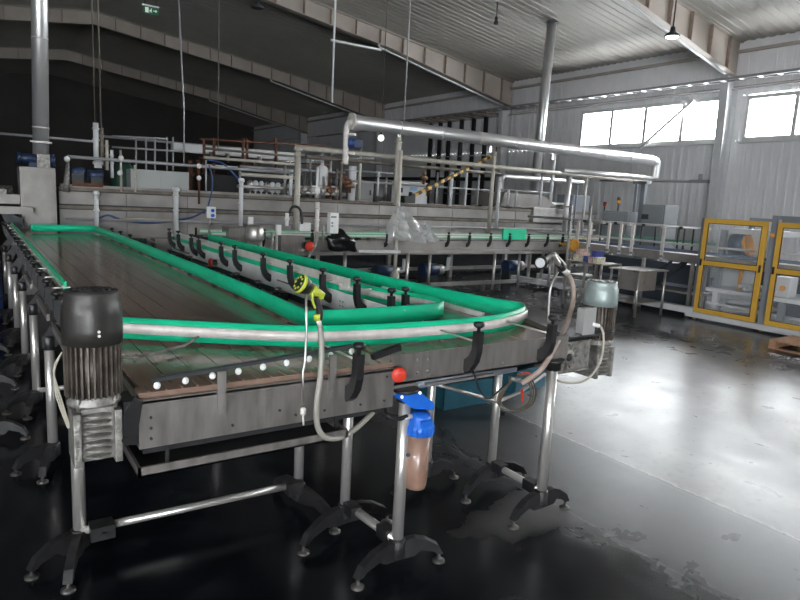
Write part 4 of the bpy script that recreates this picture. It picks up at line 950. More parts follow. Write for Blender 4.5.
# pump sets beneath
for k, (px, py) in enumerate(((431, 270), (513, 266), (385, 274))):
    p = onY(px, py, 11.8); g = thing('pump_motor', 'dark blue pump under the machine, %s' % ('left of the two clear ones', 'right of the two clear ones', 'mostly hidden, left of the others')[k], 'motor', (p.x, 11.8, 0), 'blue pumps under the machine')
    z = max(.35, p.z)
    obj('motor_body', MB().cyl((p.x-.28, 11.8, z), (p.x+.15, 11.8, z), .16, 20), dblue, g); obj('pump_head', MB().cyl((p.x+.15, 11.8, z), (p.x+.32, 11.8, z), .13, 18), steel, g)
    obj('pump_outlet', MB().tube([(p.x+.3, 11.8, z), (p.x+.5, 11.8, z+.02), (p.x+.52, 11.8, z+.3)], .05, 10), offw, g); obj('pump_base', MB().box((p.x-.25, 11.65, 0), (p.x+.12, 11.95, z-.12)), darksteel, g)
# plastic sheet hanging over the conveyor
def sheet(P_, label, nu=16, nv=14, thick=.004):
    bm = bmesh.new(); rn_ = random.Random(5); g = []
    for j in range(nv+1):
        row = []
        for i in range(nu+1):
            u, v = i/nu, j/nv
            tl, tr, bl, br = P_; p = (tl*(1-u)+tr*u)*(1-v)+(bl*(1-u)+br*u)*v
            p = p + Vector((math.sin(v*9+i)*.02, math.sin(u*19+v*4)*.10*(.3+v)+rn_.uniform(-.035, .035), math.sin(u*7)*.03))
            row.append(bm.verts.new(p))
        g.append(row)
    for j in range(nv):
        for i in range(nu): f_ = bm.faces.new([g[j][i], g[j][i+1], g[j+1][i+1], g[j+1][i]]); f_.smooth = (i*7+j*3) % 4 != 0
    return bm
YP = 9.78
P_ = (onY(397, 205, YP), onY(402, 206, YP), onY(384, 243, YP), onY(437, 240, YP))
ms = MB(); ms.b = sheet(P_, ''); single('plastic_sheet', ms, plasticwrap, 'crumpled clear plastic sheet draped over the stand in the centre', 'sheet')
P_ = (onY(424, 222, YP-.05), onY(428, 223, YP-.05), onY(415, 238, YP-.05), onY(438, 242, YP-.05))
ms = MB(); ms.b = sheet(P_, '', 8, 8); single('plastic_sheet', ms, plasticwrap, 'small peak of clear plastic at right of the draped sheet', 'sheet')
mb = MB(); x = onY(396, 250, YP+.1).x; mb.cyl((x, YP+.1, .5), (x, YP+.1, onY(398, 150, YP+.1).z), .035, 12); mb.lathe((x, YP+.1, .44), [(.09, 0), (.09, .12), (.035, .22)], 14)
single('pole', mb, creampipe, 'cream pole holding up the draped plastic sheet', 'pole')
a, b_ = onY(388, 283, YP), onY(408, 268, YP); single('stand_box', MB().box((a.x, YP-.1, 0), (b_.x, YP+.35, .46), bev=.02), steel, 'grey box base at the foot of the cream pole', 'box')
# inspection head: white box, black bag, steel boxes etc on that conveyor
def boxpx(name, x0, y0, x1, y1, Y, d_, m_, label, cat, bev=.008, group=None):
    a, b_ = onY(x0, y1, Y), onY(x1, y0, Y); return single(name, MB().box((a.x, Y, a.z), (b_.x, Y+d_, b_.z), bev=bev), m_, label, cat, group=group)
g = thing('control_box', 'white slim control panel with small buttons above the black bag', 'panel', onY(334, 233, 9.7))
a, b_ = onY(330, 233.5, 9.7), onY(339, 213, 9.7); obj('panel_shell', MB().box((a.x, 9.7, a.z), (b_.x, 9.82, b_.z), bev=.008), white, g)
for (px, py) in ((334, 217), (332.5, 223), (332.5, 226)): p = onY(px, py, 9.69); obj('panel_button', MB().box((p.x-.05 if py < 220 else p.x-.015, 9.69, p.z-.015), (p.x+.05 if py < 220 else p.x+.015, 9.70, p.z+.015)), greypost, g)
mb = MB(); p = onY(343, 242, 9.75); mb.sphere(p, .28, 24, (1.0, .45, .72))
for v in mb.b.verts:
    dlt = v.co-p; v.co += dlt*(.22*math.sin(dlt.x*17+dlt.z*9)+.12*math.sin(dlt.z*31+dlt.x*5)); v.co.x += dlt.z*-.35
    if v.co.z < p.z-.14: v.co.z = p.z-.14+(v.co.z-p.z+.14)*.5
for f_ in mb.b.faces: f_.smooth = True
single('bin_bag', mb, bagm, 'black plastic bag lying on the conveyor below the white control panel', 'bag')
boxpx('steel_box', 229, 228, 247, 246, 9.8, .35, plate, 'square steel box behind the pale conveyor, left of the dome', 'box')
boxpx('steel_box', 281, 236, 305, 253, 9.8, .35, plate, 'wide steel box left of the round red button', 'box')
p = onY(255, 233, 9.6); mb = MB(); mb.lathe((p.x, 9.6, p.z-.12), [(.13, 0), (.15, .03), (.14, .2), (.1, .25), (.02, .26)], 20); mb.cyl((p.x, 9.6, p.z-.45), (p.x, 9.6, p.z-.12), .12, 14); single('dome_housing', mb, steel, 'steel dome-shaped housing behind the pale conveyor', 'housing')
boxpx('white_bracket', 276, 225, 281.5, 251, 9.94, .05, white, 'upright flat white bracket right of the steel dome', 'bracket', .003)
boxpx('white_bracket', 248.5, 217, 253.5, 241, 10.2, .05, white, 'small white upright bracket above the steel dome', 'bracket', .003)
boxpx('sensor_box', 300, 223, 311, 231, 9.8, .1, white, 'small white sensor box left of the vertical tube', 'box')
p = onY(308, 246, 9.6); estop(p.x, p.y, p.z, .085, 'round red emergency button left of the black bag', (0, -1, 0), .12)
for k, (px, y0, y1, r_, m_, lab) in enumerate(((317, 202, 240, .035, alu, 'metal tube with white cap left of the white control panel'), (287, 213, 226, .03, white, 'slanting white sensor near the tall cream pipe'), (323, 225, 243, .02, hosem, 'thin grey tube just left of the white control panel'), (272, 232, 252, .02, steel, 'thin steel rod between the dome and the white bracket'))):
    vpipe((px, px), y0, y1, 9.7, r_, m_, lab)
single('black_hose', MB().tube(chaikin([onY(289, 214, 9.7), onY(292, 206, 9.7), onY(299, 207, 9.7), onY(302, 214, 9.7), onY(302, 224, 9.7)]), .022, 8), cable, 'arched black hose looping above the white sensor', 'hose')
single('grey_hose', MB().tube(chaikin([onY(317, 232, 9.6), onY(316, 245, 9.5), onY(310, 256, 9.5), onY(304, 262, 9.5)]), .022, 8), hosem, 'grey hose hanging beside the round red button', 'hose')
single('frame_rail', MB().bar(onY(358, 251, 9.8), onY(400, 252, 9.8), .05), offw, 'pale rail in front of the black bag', 'rail')
mb = MB()
for k in range(14):
    px = 196+k*13.5
    if 385 < px < 440: continue
    p = onY(px, 236+rnd.uniform(-3, 5)+k*.4, 10.3); w_ = rnd.uniform(.04, .12)
    m__ = (rubber, cast, steel, white)[k % 4]
    q_ = MB(); q_.box((p.x-w_, 10.3-w_, 1.18), (p.x+w_, 10.3+w_, max(1.24, p.z)), bev=.01); q_.cyl((p.x, 10.3, p.z), (p.x, 10.3, p.z+.12), .02, 8)
    single('sensor_block', q_, m__, '%s block on the cross conveyor, %s' % (('black', 'grey cast', 'steel', 'white')[k % 4], ['far left end', 'above the red button of the pale conveyor', 'behind the steel box', 'left of the steel dome', 'right of the steel dome', 'behind the white bracket', 'beside the tall cream pipe', 'behind the round red button', 'left of the control panel', 'behind the control panel', 'behind the black bag', 'right of the black bag', 'left of the plastic sheet', 'beside the plastic sheet'][k]), 'sensor')
mb.b.free()

# ------------------------------------------------------------------ ducts & fat pipe on the right
RXD = 15.4; DY = 15.0
a, b_ = onY(550, 17, DY), onY(541, 150, DY)
g = thing('exhaust_duct', 'tall silver vertical duct rising to the roof behind the fat pipe', 'duct', (RXD, DY, 1.93)); x = (a.x+b_.x)/2
obj('duct_pipe', MB().cyl((x-.10, DY, 1.95), (x+.06, DY, roof(x)-.01), .15, 28), clad, g)
obj('duct_collar', MB().cyl((x+.06, DY, roof(x)-.12), (x+.06, DY, roof(x)-.07), .21, 28), darksteel, g)
p = onY(536, 205, DY); q = onY(563, 212, DY-.6); obj('duct_branch', MB().cyl(p, q, .13, 20), clad, g)
FYP = 11.5; zp = 3.52
a, b_ = onY(352, 125, FYP), onY(652, 157, FYP)
g = thing('insulated_pipe', 'fat silver clad pipe running horizontally above everything at right', 'pipe', (11, FYP, 3.4))
obj('pipe_run', MB().cyl((a.x, FYP, zp), (b_.x, FYP, zp), .145, 28), clad, g)
obj('pipe_end_cap', MB().cyl((a.x-.03, FYP, zp), (a.x+.02, FYP, zp), .17, 28), alu, g)
for k in range(1, 9): 
    xx = a.x+(b_.x-a.x)*k/9; obj('clad_seam', MB().cyl((xx, FYP, zp), (xx+.03, FYP, zp), .149, 28), alu, g)
obj('pipe_elbow', MB().tube(chaikin([(b_.x-.02, FYP, zp), (b_.x+.22, FYP, zp-.02), (b_.x+.22, FYP, 3.3), (b_.x+.2, FYP, 3.0)], 2), .14, 20), clad, g)
mb = MB(); mb.cyl((b_.x+.2, FYP, 3.0), (b_.x-3.8, FYP, 2.98), .07, 14); obj('return_run', mb, clad, g)
for px in (398, 490, 553):
    x = onY(px, 150, FYP).x; obj('pipe_hanger', MB().box((x-.04, FYP-.02, zp-.3), (x+.04, FYP+.02, zp-.13)), steel, g)
# blue valve at its left end
g = thing('butterfly_valve', 'blue valve hanging at the left end of the fat silver pipe', 'valve', (a.x, FYP, 2.95))
obj('valve_pipe', MB().tube(chaikin([(a.x, FYP, zp), (a.x-.12, FYP, zp-.05), (a.x-.14, FYP, zp-.25), (a.x-.12, FYP, 2.65)], 2), .06, 12), alu, g)
p = onY(351, 143, FYP); obj('valve_body', MB().cyl(p-Vector((.10, 0, 0)), p+Vector((.12, 0, 0)), .10, 16), mat('valve blue', (.015, .05, .2), .4), g)
obj('valve_flange', MB().cyl((p.x-.02, FYP, p.z+.14), (p.x-.02, FYP, p.z+.19), .12, 16), alu, g)
obj('valve_actuator', MB().box((p.x+.02, FYP-.1, p.z-.1), (p.x+.22, FYP+.08, p.z+.07), bev=.01), dblue, g)
obj('valve_flange', MB().cyl((p.x-.02, FYP, p.z-.24), (p.x-.02, FYP, p.z-.18), .11, 16), alu, g)
vpipe((398, 396), 137, 205, FYP-.1, .06, creampipe, 'thick cream post supporting the fat silver pipe')
# hanging rods from the roof
def drop(px, y1, Y, label, r=.013, m_=cablegrey, kink=None):
    b_ = onY(px, y1, Y); pts = [b_, (b_.x, Y, roof(b_.x))]
    if kink: k_ = onY(kink[0], kink[1], Y); k2 = onY(kink[2], 0, Y); pts = [b_, tuple(k_), (k2.x, Y, roof(k2.x))]
    single('hanging_conduit', MB().tube(pts, r, 8), m_, label, 'conduit')
drop(332, 103, 9, 'thin white rod hanging from the roof with a free lower end', .016, offw)
single('conduit_arm', MB().cyl(onY(331, 40, 9), onY(381, 50, 9), .018, 8), offw, 'short horizontal rod fixed to the hanging white rod', 'rod')
drop(403, 140, 12.5, 'long thin grey rod from the roof down to the cream post', .018)
drop(184, 165, 13.2, 'bent grey cable hanging from the roof behind the enclosure', .016, cablegrey, (184, 110, 170))
drop(218, 150, 17.0, 'slim cable hanging from the roof over the rusty scaffold', .014, brownpipe)
drop(95, 125, 13.4, 'thin dark rod from the roof to the left pipe cluster', .010, brownpipe)
drop(101, 128, 13.45, 'second thin dark rod from the roof to the left pipe cluster', .015, brownpipe)
# lamps
def lamp(px, py, Y, lit, label, sz=.16):
    p = onY(px, py, Y); g = thing('high_bay_lamp', label, 'lamp', p); r = sz
    obj('lamp_housing', MB().lathe(p, [(r, 0), (r, .03), (r*.75, .07), (r*.4, .10), (.05, .14), (.05, .2), (.015, .22), (.015, max(.3, roof(p.x)-p.z))], 24), darksteel, g)
    obj('lamp_lens', MB().lathe(p, [(r*.8, -.012), (r*.85, 0)], 24), lit, g)
lit = emis('lit lamp lens', (1, .98, .92), 6); 
lamp(672, 37, 8.6, lit, 'lit black high bay lamp hanging near the right rafter')
lamp(257, 8, 15.5, dark, 'unlit dark high bay lamp under the left roof')
lamp(496, 24, 15.5, dark, 'unlit small lamp high in the centre of the roof', .08)
p = onY(381, 138, 17); g = thing('bulb_lamp', 'small glowing white bulb left of the cream post', 'lamp', p); obj('bulb', MB().sphere(p, .095, 14), emis('glowing bulb', (1, .97, .9), 4), g); obj('bulb_holder', MB().cyl(p, p+Vector((0, 0, .25)), .03, 10), darksteel, g); obj('bulb_cord', MB().cyl(p+Vector((0, 0, .25)), (p.x, p.y, roof(p.x)), .008, 6), cable, g)
# exit sign: green plate with running figure symbol and arrow
EYY = 16.2
a, b_ = onY(143, 14, EYY), onY(158.5, 7, EYY); g = thing('exit_sign', 'small green exit sign hanging under the roof at upper left', 'sign', ((a.x+b_.x)/2, EYY, a.z))
sg = emis('sign green', (.005, .10, .04), .05)
W_ = b_.x-a.x; H_ = b_.z-a.z; cx, cz = (a.x+b_.x)/2, (a.z+b_.z)/2
obj('sign_box', MB().box((a.x, EYY, cz-W_*.24), (b_.x, EYY+.05, cz+W_*.24)), sg, g)
y = EYY-.004; mb = MB(); s_ = W_/10
mb.box((cx-s_*3.6, y, cz-s_*1.7), (cx-s_*1.4, EYY, cz+s_*1.7))
mb.box((cx-s_*.9, y, cz-s_*.3), (cx+s_*.6, EYY, cz+s_*.3)); mb.lathe((cx+s_*.3, EYY, cz+s_*.9), [(s_*.4, 0), (s_*.4, .004)], 10, (0, -1, 0)); mb.bar((cx, EYY, cz), (cx-s_*.7, EYY, cz-s_*1.3), .01, s_*.4); mb.bar((cx, EYY, cz), (cx+s_*.6, EYY, cz-s_*1.2), .01, s_*.4)
mb.box((cx+s_*1.5, y, cz-s_*.2), (cx+s_*3.2, EYY, cz+s_*.25)); mb.prism([(cx+s_*3, y, cz-s_*.9), (cx+s_*4.2, y, cz), (cx+s_*3, y, cz+s_*.9)], (0, .004, 0))
obj('sign_symbol', mb, emis('sign white', (.75, .8, .72), .12), g)
mb = MB(); mb.cyl((a.x+.05, EYY+.02, cz+W_*.24), (a.x+.05, EYY+.02, roof(a.x)), .006, 6); mb.cyl((b_.x-.05, EYY+.02, cz+W_*.24), (b_.x-.05, EYY+.02, roof(b_.x)), .006, 6); obj('sign_wires', mb, darksteel, g)
mb = MB(); mb.bar((a.x-.02, EYY+.02, cz+W_*.3), (b_.x+.02, EYY+.02, cz+W_*.3), .04, .03); obj('sign_mount', mb, offw, g)

# ------------------------------------------------------------------ cable trays & things on the right wall
g = thing('cable_tray', 'ladder cable tray running high along the right wall', 'tray', (WX-.8, 20, 6.3))
mb = MB()
for x in (WX-1.05, WX-.75): mb.box((x-.012, 7, 6.05), (x+.012, 34, 6.13))
obj('tray_sides', mb, cablegrey, g)
mb = MB(); y = 7.1
while y < 34: mb.box((WX-1.05, y, 6.06), (WX-.75, y+.09, 6.085)); y += .55
loose('tray_rung', mb, alu, g)
mb = MB()
for dx in (.06, .12, .19, .24): mb.cyl((WX-1.05+dx, 7, 6.11), (WX-1.05+dx, 34, 6.11), .018, 8)
obj('cables', mb, dark, g)
single('wall_conduit', MB().cyl((WX-.12, 7, 5.93), (WX-.12, 40, 5.95), .03, 8), cablegrey, 'conduit running along the right wall above the windows', 'conduit')
for k, px in enumerate((430, 439, 448, 460, 472, 484, 498)):
    x = WX-.2; y = onX(px-1, 160, x).y; g = thing('wall_duct', 'black vertical duct on the far bay of the right wall, %s' % ('furthest left', 'second from left', 'third from left', 'middle', 'third from right', 'second from right', 'furthest right')[k], 'duct', (x, y, 2.0), 'black vertical wall ducts')
    obj('duct_run', MB().box((x-.05, y-.075, 1.0), (x+.1, y+.075, 5.95)), darksteel if k == 3 else dark, g)
    obj('duct_arm', MB().box((x-.9, y-.04, 5.97), (x+.18, y+.04, 6.04)), beamd, g)
    for zz in (2.4, 4.2): obj('duct_clip', MB().box((x-.07, y-.12, zz), (x+.17, y+.12, zz+.05)), cablegrey, g)
mb = MB(); mb.box((WX-.5, 21.6, 3.05), (WX-.1, 33, 3.2)); single('wall_duct', mb, dark, 'black horizontal duct crossing the far bay of the right wall', 'duct')
mb = MB(); mb.tube([onX(600, 180.5, WX-.15), onX(719, 182, WX-.15)], .035, 8); p = onX(700, 181, WX-.2); mb.box((p.x-.05, p.y-.3, p.z-.06), (p.x+.12, p.y+.35, p.z+.04)); mb.cyl(p, p+Vector((0, 0, .22)), .06, 10)
single('wall_pipe', mb, cablegrey, 'slim pipe with a dark valve running along the right wall', 'pipe')
mb = MB(); p = onX(645, 182, 16.9-3.0); mb.box((p.x-.06, p.y-.06, 0), (p.x+.06, p.y+.06, p.z)); mb.box((p.x-.04, p.y+.18, 0), (p.x+.02, p.y+.24, p.z)); mb.box((p.x-.06, p.y-.1, p.z-.06), (p.x+.06, p.y+.3, p.z+.02))
single('pipe_support', mb, greypost, 'dark grey double post under the end of the fat silver pipe', 'post')

# ------------------------------------------------------------------ elevated bottle line along x = 11.7
k_ = thing('bottle_conveyor', 'raised grey bottle conveyor with bright top rail running into the yellow guard', 'conveyor', (11.9, 8.8, 0))
BX = 11.7
mb = MB(); mb.box((BX, 4.5, 1.06), (BX+.03, 11.4, 1.21)); mb.box((BX, 4.5, 1.20), (BX+.6, 11.4, 1.22)); obj('side_plate', mb, panel, k_)
mb = MB(); mb.box((BX+.05, 4.5, 1.24), (BX+.12, 11.4, 1.30)); obj('blue_channel', mb, mat('blue grey channel', (.10, .13, .20), .4), k_)
mb = MB(); mb.cyl((BX, 6.6, 1.745), (BX, 11.4, 1.745), .028, 10); obj('top_rail', mb, clad, k_)
mb = MB(); mb.box((BX-.01, 4.5, 1.385), (BX+.03, 11.4, 1.425)); obj('middle_rail', mb, clad, k_)
obj('guide_rail', MB().box((BX+.42, 6.7, 1.42), (BX+.44, 9.2, 1.47)), mat('dull green rail', (.12, .30, .22)), k_)
for i, px in enumerate((609, 621, 633, 664, 590, 578)):
    y = onX(px, 235, BX).y; obj('post', MB().box((BX-.03, y-.03, 1.07), (BX+.01, y+.03, 1.75)), alu, k_); obj('post_foot', MB().box((BX-.04, y-.06, 1.10), (BX+.0, y+.06, 1.15)), greypost, k_)
for px in (641, 655, 678, 684, 693, 600): y = onX(px, 235, BX+.2).y; obj('post', MB().box((BX+.2, y-.015, 1.25), (BX+.22, y+.015, 1.72)), darksteel, k_)
for i, y in enumerate((6.8, 7.2, 7.6, 8.05, 8.4, 8.75, 9.1, 9.6)):
    obj('rail_clamp', MB().box((BX-.05, y-.05, 1.70), (BX+.05, y+.02, 1.76), bev=.01), darksteel if i % 2 else alu, k_)
for y in (6.9, 8.0, 9.2, 10.4, 11.3):
    obj('leg', MB().box((BX+.04, y-.03, 0), (BX+.1, y+.03, 1.1)), steel, k_); obj('leg', MB().box((BX+.52, y-.03, 0), (BX+.58, y+.03, 1.1)), steel, k_)
mb = MB(); mb.box((11.45, 6.6, .10), (11.62, 11.6, .22)); mb.box((12.4, 6.6, .10), (12.5, 11.6, .25)); loose('base_rail', mb, offw, k_)
mb = MB(); mb.box((11.75, 6.7, .42), (12.3, 10.0, .46)); obj('lower_tray', mb, panel, k_)
mb = MB(); mb.bar((12.1, 8.0, .35), (12.1, 7.2, 1.1), .08); mb.bar((12.1, 8.3, .35), (12.1, 7.5, 1.1), .05); obj('drive_chain_cover', mb, darksteel, k_)
# cabinets behind with beacons
def floorcab(px0, px1, pyt, X, d_, label, colr):
    y1, y0 = onX(px0, 220, X).y, onX(px1, 220, X).y; z = onX((px0+px1)/2, pyt, X).z
    g = thing('electrical_cabinet', label, 'cabinet', (X+d_/2, (y0+y1)/2, 0))
    obj('cabinet_body', MB().box((X, y0, 0), (X+d_, y1, z), bev=.01), colr, g)
    obj('cabinet_door', MB().box((X-.025, y0+.04, .9), (X, y1-.04, z-.04), bev=.008), colr, g)
    obj('door_handle', MB().box((X-.045, (y0+y1)/2+.1, z-.36), (X-.025, (y0+y1)/2+.28, z-.24)), darksteel, g)
    return g, X, (y0+y1)/2, z
gcab = mat('grey enamel cabinet', (.25, .27, .28), .45)
floorcab(641, 664, 204.5, 13.6, .55, 'tall grey electrical cabinet behind the raised conveyor', gcab)
g, X_, ym, z_ = floorcab(602, 627, 211, 13.6, .55, 'shorter grey electrical cabinet with two beacons on top', gcab)
for px, hh, cc, lab in ((604.5, .22, red, 'small dark beacon with red base at left on the short cabinet'), (618, .36, orange, 'taller amber beacon on the short cabinet')):
    y = onX(px, 208, X_+.1).y; b = thing('signal_beacon', lab, 'beacon', (X_+.1, y, z_)); obj('beacon_stem', MB().cyl((X_+.1, y, z_), (X_+.1, y, z_+hh*.5), .02, 8), darksteel, b)
    obj('beacon_lens', MB().cyl((X_+.1, y, z_+hh*.5), (X_+.1, y, z_+hh*.8), .045, 12), cc, b); obj('beacon_cap', MB().cyl((X_+.1, y, z_+hh*.8), (X_+.1, y, z_+hh), .045, 12), darksteel, b)

# ------------------------------------------------------------------ stainless work table and cartons
a = onZ(600, 262, .92); 
g = thing('work_table', 'stainless work table beyond the right gear motor', 'table', (10.8, 7.45, 0))
T0, T1 = 10.35, 11.3
mb = MB(); mb.box((T0, 7.10, .87), (T1, 7.80, .90), bev=.005); obj('tabletop', mb, steel, g)
mb = MB(); mb.box((T0+.08, 7.16, .50), (T1-.3, 7.60, .87)); obj('sink_bowl', mb, steel, g)
for x in (T0+.05, T1-.05):
    for y in (7.14, 7.76): obj('leg', MB().cyl((x, y, 0), (x, y, .87), .025, 10), steel, g)
obj('lower_shelf', MB().box((T0+.05, 7.14, .25), (T1-.05, 7.76, .27)), steel, g)
g = thing('steel_rack', 'steel shelf rack holding coloured cartons left of the work table', 'rack', (10.5, 8.3, 0))
for x, y in ((10.2, 7.86), (10.2, 8.74), (10.8, 7.86), (10.8, 8.74)): obj('rack_post', MB().box((x-.02, y-.02, 0), (x+.02, y+.02, .95 if y < 8.5 else 2.06)), steel, g)
for z in (.3, .92): obj('rack_shelf', MB().box((10.18, 7.84, z), (10.82, 8.76, z+.022)), steel, g)
obj('rack_arm', MB().bar((10.2, 8.74, 2.04), (10.2, 9.3, 2.0), .03), steel, g)
cm = [mat('blue carton', (.05, .06, .25), .6), mat('red white carton', (.5, .35, .30), .6, noise=.5, nscale=18), mat('pale printed carton', (.62, .58, .45), .6, noise=.4, nscale=18)]
kk = 0
for i, (px, y_, z_, lab) in enumerate(((578, 0, .943, 'pale printed carton at left end of the rack shelf'), (583, 0, .943, 'pale carton second from left on the rack shelf'), (588, 0, .943, 'dark blue carton in the middle of the rack shelf'), (593, 0, .943, 'red and white carton right of the dark blue one'), (598, 0, .943, 'pale carton at the right end of the rack shelf'), (580, 0, 1.065, 'red and white carton stacked on the left pair'), (596, 0, 1.065, 'blue carton stacked at the right of the shelf'))):
    y = onX(px, 250, 10.3).y; y = min(8.66, max(7.95, y)); single('carton', MB().box((10.24, y-.05, z_), (10.5, y+.05, z_+.12), bev=.003), (cm[2], cm[2], cm[0], cm[1], cm[2], cm[1], cm[0])[i], lab, 'carton', group='cartons on the rack shelf')
p = onY(573, 245, 9.6); g = thing('handwheel', 'orange yellow handwheel at the end of the cross conveyor', 'wheel', p)
mb = MB(); mb.lathe(p, [(.13, 0), (.15, .02), (.15, .05), (.09, .06), (.09, 0)], 22, (0, -1, 0)); obj('wheel_rim', mb, orange, g); mb = MB(); mb.lathe(p, [(.09, .01), (.09, .03)], 16, (0, -1, 0)); mb.cyl(p, p+Vector((0, .4, 0)), .03, 8); obj('wheel_hub', mb, yellow, g)
p = onY(583, 243, 9.9); g = thing('handwheel', 'smaller yellow wheel right of the orange handwheel', 'wheel', p)
obj('wheel_rim', MB().lathe(p, [(.10, 0), (.12, .02), (.12, .04), (.06, .05), (.06, 0)], 20, (0, -1, 0)), mat('dull yellow', (.5, .38, .1), .6), g); obj('wheel_hub', MB().cyl(p, p+Vector((0, .3, 0)), .03, 8), steel, g)

# ------------------------------------------------------------------ yellow-framed guard
GX = 11.5
g = thing('machine_guard', 'packing machine enclosure with clear yellow-framed doors at the right edge', 'guard', (12.4, 5.4, 0))
def post(y, m_=greypost, z=2.06, w=.055, X=GX): return obj('guard_post', MB().box((X-.01, y-w, 0.05), (X+.10, y+w, z)), m_, g)
post(5.345); post(3.95); post(6.7, greypost, 1.95, .035, GX+.12)
for y in (5.345, 3.95, 6.7): post(y, greypost, 2.0, .04, GX+1.9)
mb = MB(); mb.box((GX, 3.9, 2.0), (GX+.08, 5.3, 2.06)); mb.box((GX+1.9, 3.9, 1.94), (GX+1.98, 6.7, 2.0)); mb.box((GX, 3.9, 1.96), (GX+1.95, 3.98, 2.0)); mb.box((GX+.1, 6.66, 1.90), (GX+1.95, 6.72, 1.95)); obj('top_frame', mb, greypost, g)
mb = MB(); mb.box((GX-.02, 3.9, .04), (GX+.12, 6.75, .14)); mb.box((GX+1.9, 3.9, .04), (GX+2.0, 6.75, .14)); loose('base_rail', mb, offw, g)
for y in (4.2, 5.34, 6.6): obj('screw_foot', MB().cyl((GX+.05, y, 0), (GX+.05, y, .05), .04, 10), cast, g)
for y0, y1 in ((5.43, 6.58), (4.1, 5.26)):
    f = .085; z0, z1, zm = .16, 1.95, 1.075; X0, X1 = GX-.07, GX-.02
    mb = MB(); mb.box((X0, y0, z0), (X1, y0+f, z1)); mb.box((X0, y1-f, z0), (X1, y1, z1)); mb.box((X0, y0+f, z0), (X1, y1-f, z0+f)); mb.box((X0, y0+f, z1-f), (X1, y1-f, z1)); mb.box((X0, y0+f, zm), (X1, y1-f, zm+f))
    d_ = obj('guard_door', mb, yellow, g)
    obj('door_pane', MB().box((X0+.02, y0+f*.7, z0+f), (X0+.028, y1-f*.7, zm)), glassdoor, d_); obj('door_pane', MB().box((X0+.02, y0+f*.7, zm+f), (X0+.028, y1-f*.7, z1-f)), glassdoor, d_)
    mb = MB(); ft = .012
    for za, zb_ in ((z0+f, zm), (zm+f, z1-f)):
        mb.box((X0-.003, y0+f, za), (X0+.01, y0+f+ft, zb_)); mb.box((X0-.003, y1-f-ft, za), (X0+.01, y1-f, zb_)); mb.box((X0-.003, y0+f+ft, za), (X0+.01, y1-f-ft, za+ft)); mb.box((X0-.003, y0+f+ft, zb_-ft), (X0+.01, y1-f-ft, zb_))
    obj('pane_gasket', mb, rubber, d_)
    for yy in (y0+.03, y1-.03): obj('hinge', MB().box((X0-.015, yy-.018, zm-.02), (X0, yy+.018, zm+.11)), rubber, d_)
obj('red_switch', MB().cyl((GX-.03, 5.34, 1.72), (GX-.06, 5.34, 1.72), .035, 12), orange, g)
# inside the guard
h = thing('packing_unit', 'blue-grey cylinder head with orange roll inside the left guard door', 'machine', (12.4, 5.95, 1.2))
p = onX(741, 245, 12.4); obj('head_drum', MB().cyl((12.4, p.y+.14, p.z), (12.4, p.y-.12, p.z), .25, 24), mat('blue grey drum', (.10, .13, .18), .35, .3), h); obj('orange_roll', MB().cyl((12.35, p.y-.14, p.z), (12.35, p.y-.20, p.z+.02), .20, 24), orange, h)
obj('head_frame', MB().box((12.5, p.y-.35, .15), (12.6, p.y+.35, 1.75)), offw, h); obj('head_beam', MB().box((12.2, 5.5, 1.68), (12.9, 6.5, 1.78)), offw, h)
obj('inner_column', MB().box((12.0, p.y+.12, .14), (12.1, p.y+.22, 1.75)), greypost, h); obj('yellow_column', MB().box((12.15, p.y-.22, .5), (12.2, p.y-.16, 1.0)), orange, h)
h = thing('drive_housing', 'dark machine body low at the back of the yellow guard', 'machine', (13.0, 5.3, 0))
obj('body', MB().box((13.0, 4.1, .15), (13.3, 6.5, 1.1), bev=.02), mat('blue black housing', (.04, .05, .065), .4), h); obj('control_rail', MB().box((12.98, 4.1, 1.12), (13.1, 6.5, 1.2)), offw, h)
h = thing('drive_housing', 'dark drive housing under the raised bottle conveyor', 'machine', (12.3, 8.0, 0))
obj('body', MB().box((12.15, 6.9, .0), (12.45, 9.6, .98), bev=.02), mat('blue black housing', (.04, .05, .065)), h); obj('cover_strip', MB().box((12.12, 6.9, .5), (12.15, 9.6, .56)), greypost, h)
h = thing('packing_table', 'white and steel working table low inside the yellow guard', 'machine', (12.3, 5.5, 0))
obj('bed', MB().box((11.8, 4.2, .55), (12.9, 6.6, .62)), offw, h); obj('bed_leg', MB().box((11.9, 6.4, .14), (12.0, 6.5, .55)), offw, h); obj('bed_leg', MB().box((11.9, 4.3, .14), (12.0, 4.4, .55)), offw, h)
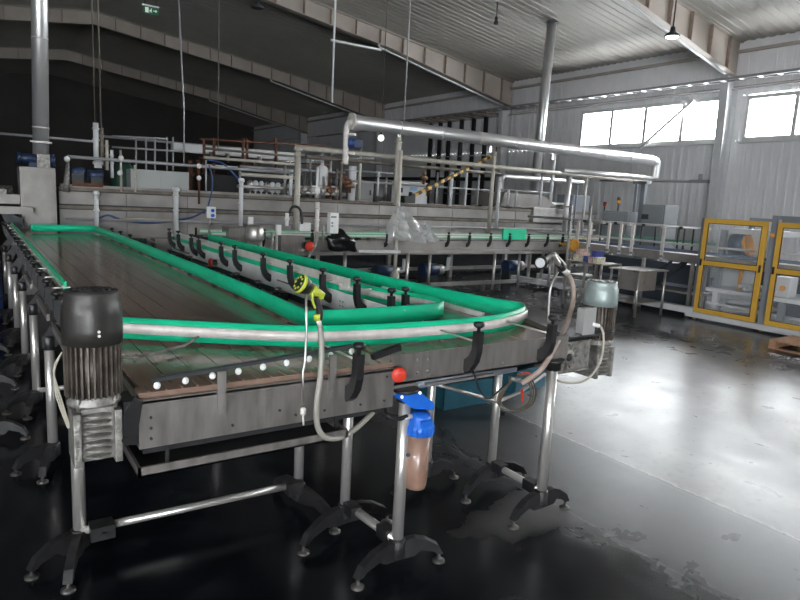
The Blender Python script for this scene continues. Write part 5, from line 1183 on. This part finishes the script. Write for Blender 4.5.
for i in range(6): obj('roller', MB().cyl((11.8, 5.5+i*.09, .68+.05*(i % 2)), (12.3, 5.45+i*.09, .68+.05*(i % 2)), .03, 10), offw, h)
mb = MB(); mb.box((11.8, 5.5, .30), (12.6, 6.5, .34)); mb.cyl((11.9, 6.2, .4), (11.9, 5.5, .45), .05, 10); obj('lower_arm', mb, offw, h)
h = thing('machine_cabinet', 'pale cabinet with orange switch inside the right guard door', 'cabinet', (12.2, 4.75, .8))
p = onX(781, 288, 12.0); obj('cabinet_body', MB().box((12.0, p.y-.14, p.z-.16), (12.3, p.y+.14, p.z+.2), bev=.01), offw, h); obj('orange_switch', MB().cyl((12.0, p.y-.03, p.z), (11.97, p.y-.03, p.z), .05, 12), orange, h); obj('cabinet_leg', MB().box((12.1, p.y-.05, .14), (12.2, p.y+.05, p.z-.15)), greypost, h)
h = thing('packing_unit', 'dark blue-grey unit high inside the right guard door', 'machine', (12.3, 4.6, 1.2))
obj('head_drum', MB().box((12.1, 4.2, 1.3), (12.7, 4.85, 1.72), bev=.03), mat('blue grey drum', (.1, .13, .18)), h); obj('head_frame', MB().box((12.6, 4.9, .15), (12.7, 5.0, 1.85)), offw, h); obj('bracket_arm', MB().bar((12.1, 4.5, 1.2), (12.1, 4.35, .75), .05), offw, h)
# pallet
PZ = onZ(768, 348, 0)
g = thing('wooden_pallet', 'wooden pallet on the floor at the right edge', 'pallet', (PZ.x+.4, PZ.y-.5, 0))
px_, py_ = PZ.x, PZ.y
for i in range(6): obj('deck_board', MB().box((px_+i*.135, py_-1.15, .12), (px_+i*.135+.11, py_+.0, .142)), wood, g)
for i in range(3): obj('stringer', MB().box((px_, py_-.1-i*.5, .02), (px_+.785, py_-.0-i*.5, .12)), wood, g)
for i in range(2): obj('bottom_board', MB().box((px_+i*.68, py_-1.15, 0), (px_+i*.68+.10, py_, .02)), wood, g)
# small debris on floor: wrap scraps seen under
p = onZ(477, 303, .0); mb = MB(); mb.bar(p+Vector((-.15, .05, .02)), p+Vector((.12, -.05, .05)), .09, .03); single('plastic_scrap', mb, white, 'white scrap lying on the floor just beyond the curved green rail', 'scrap')
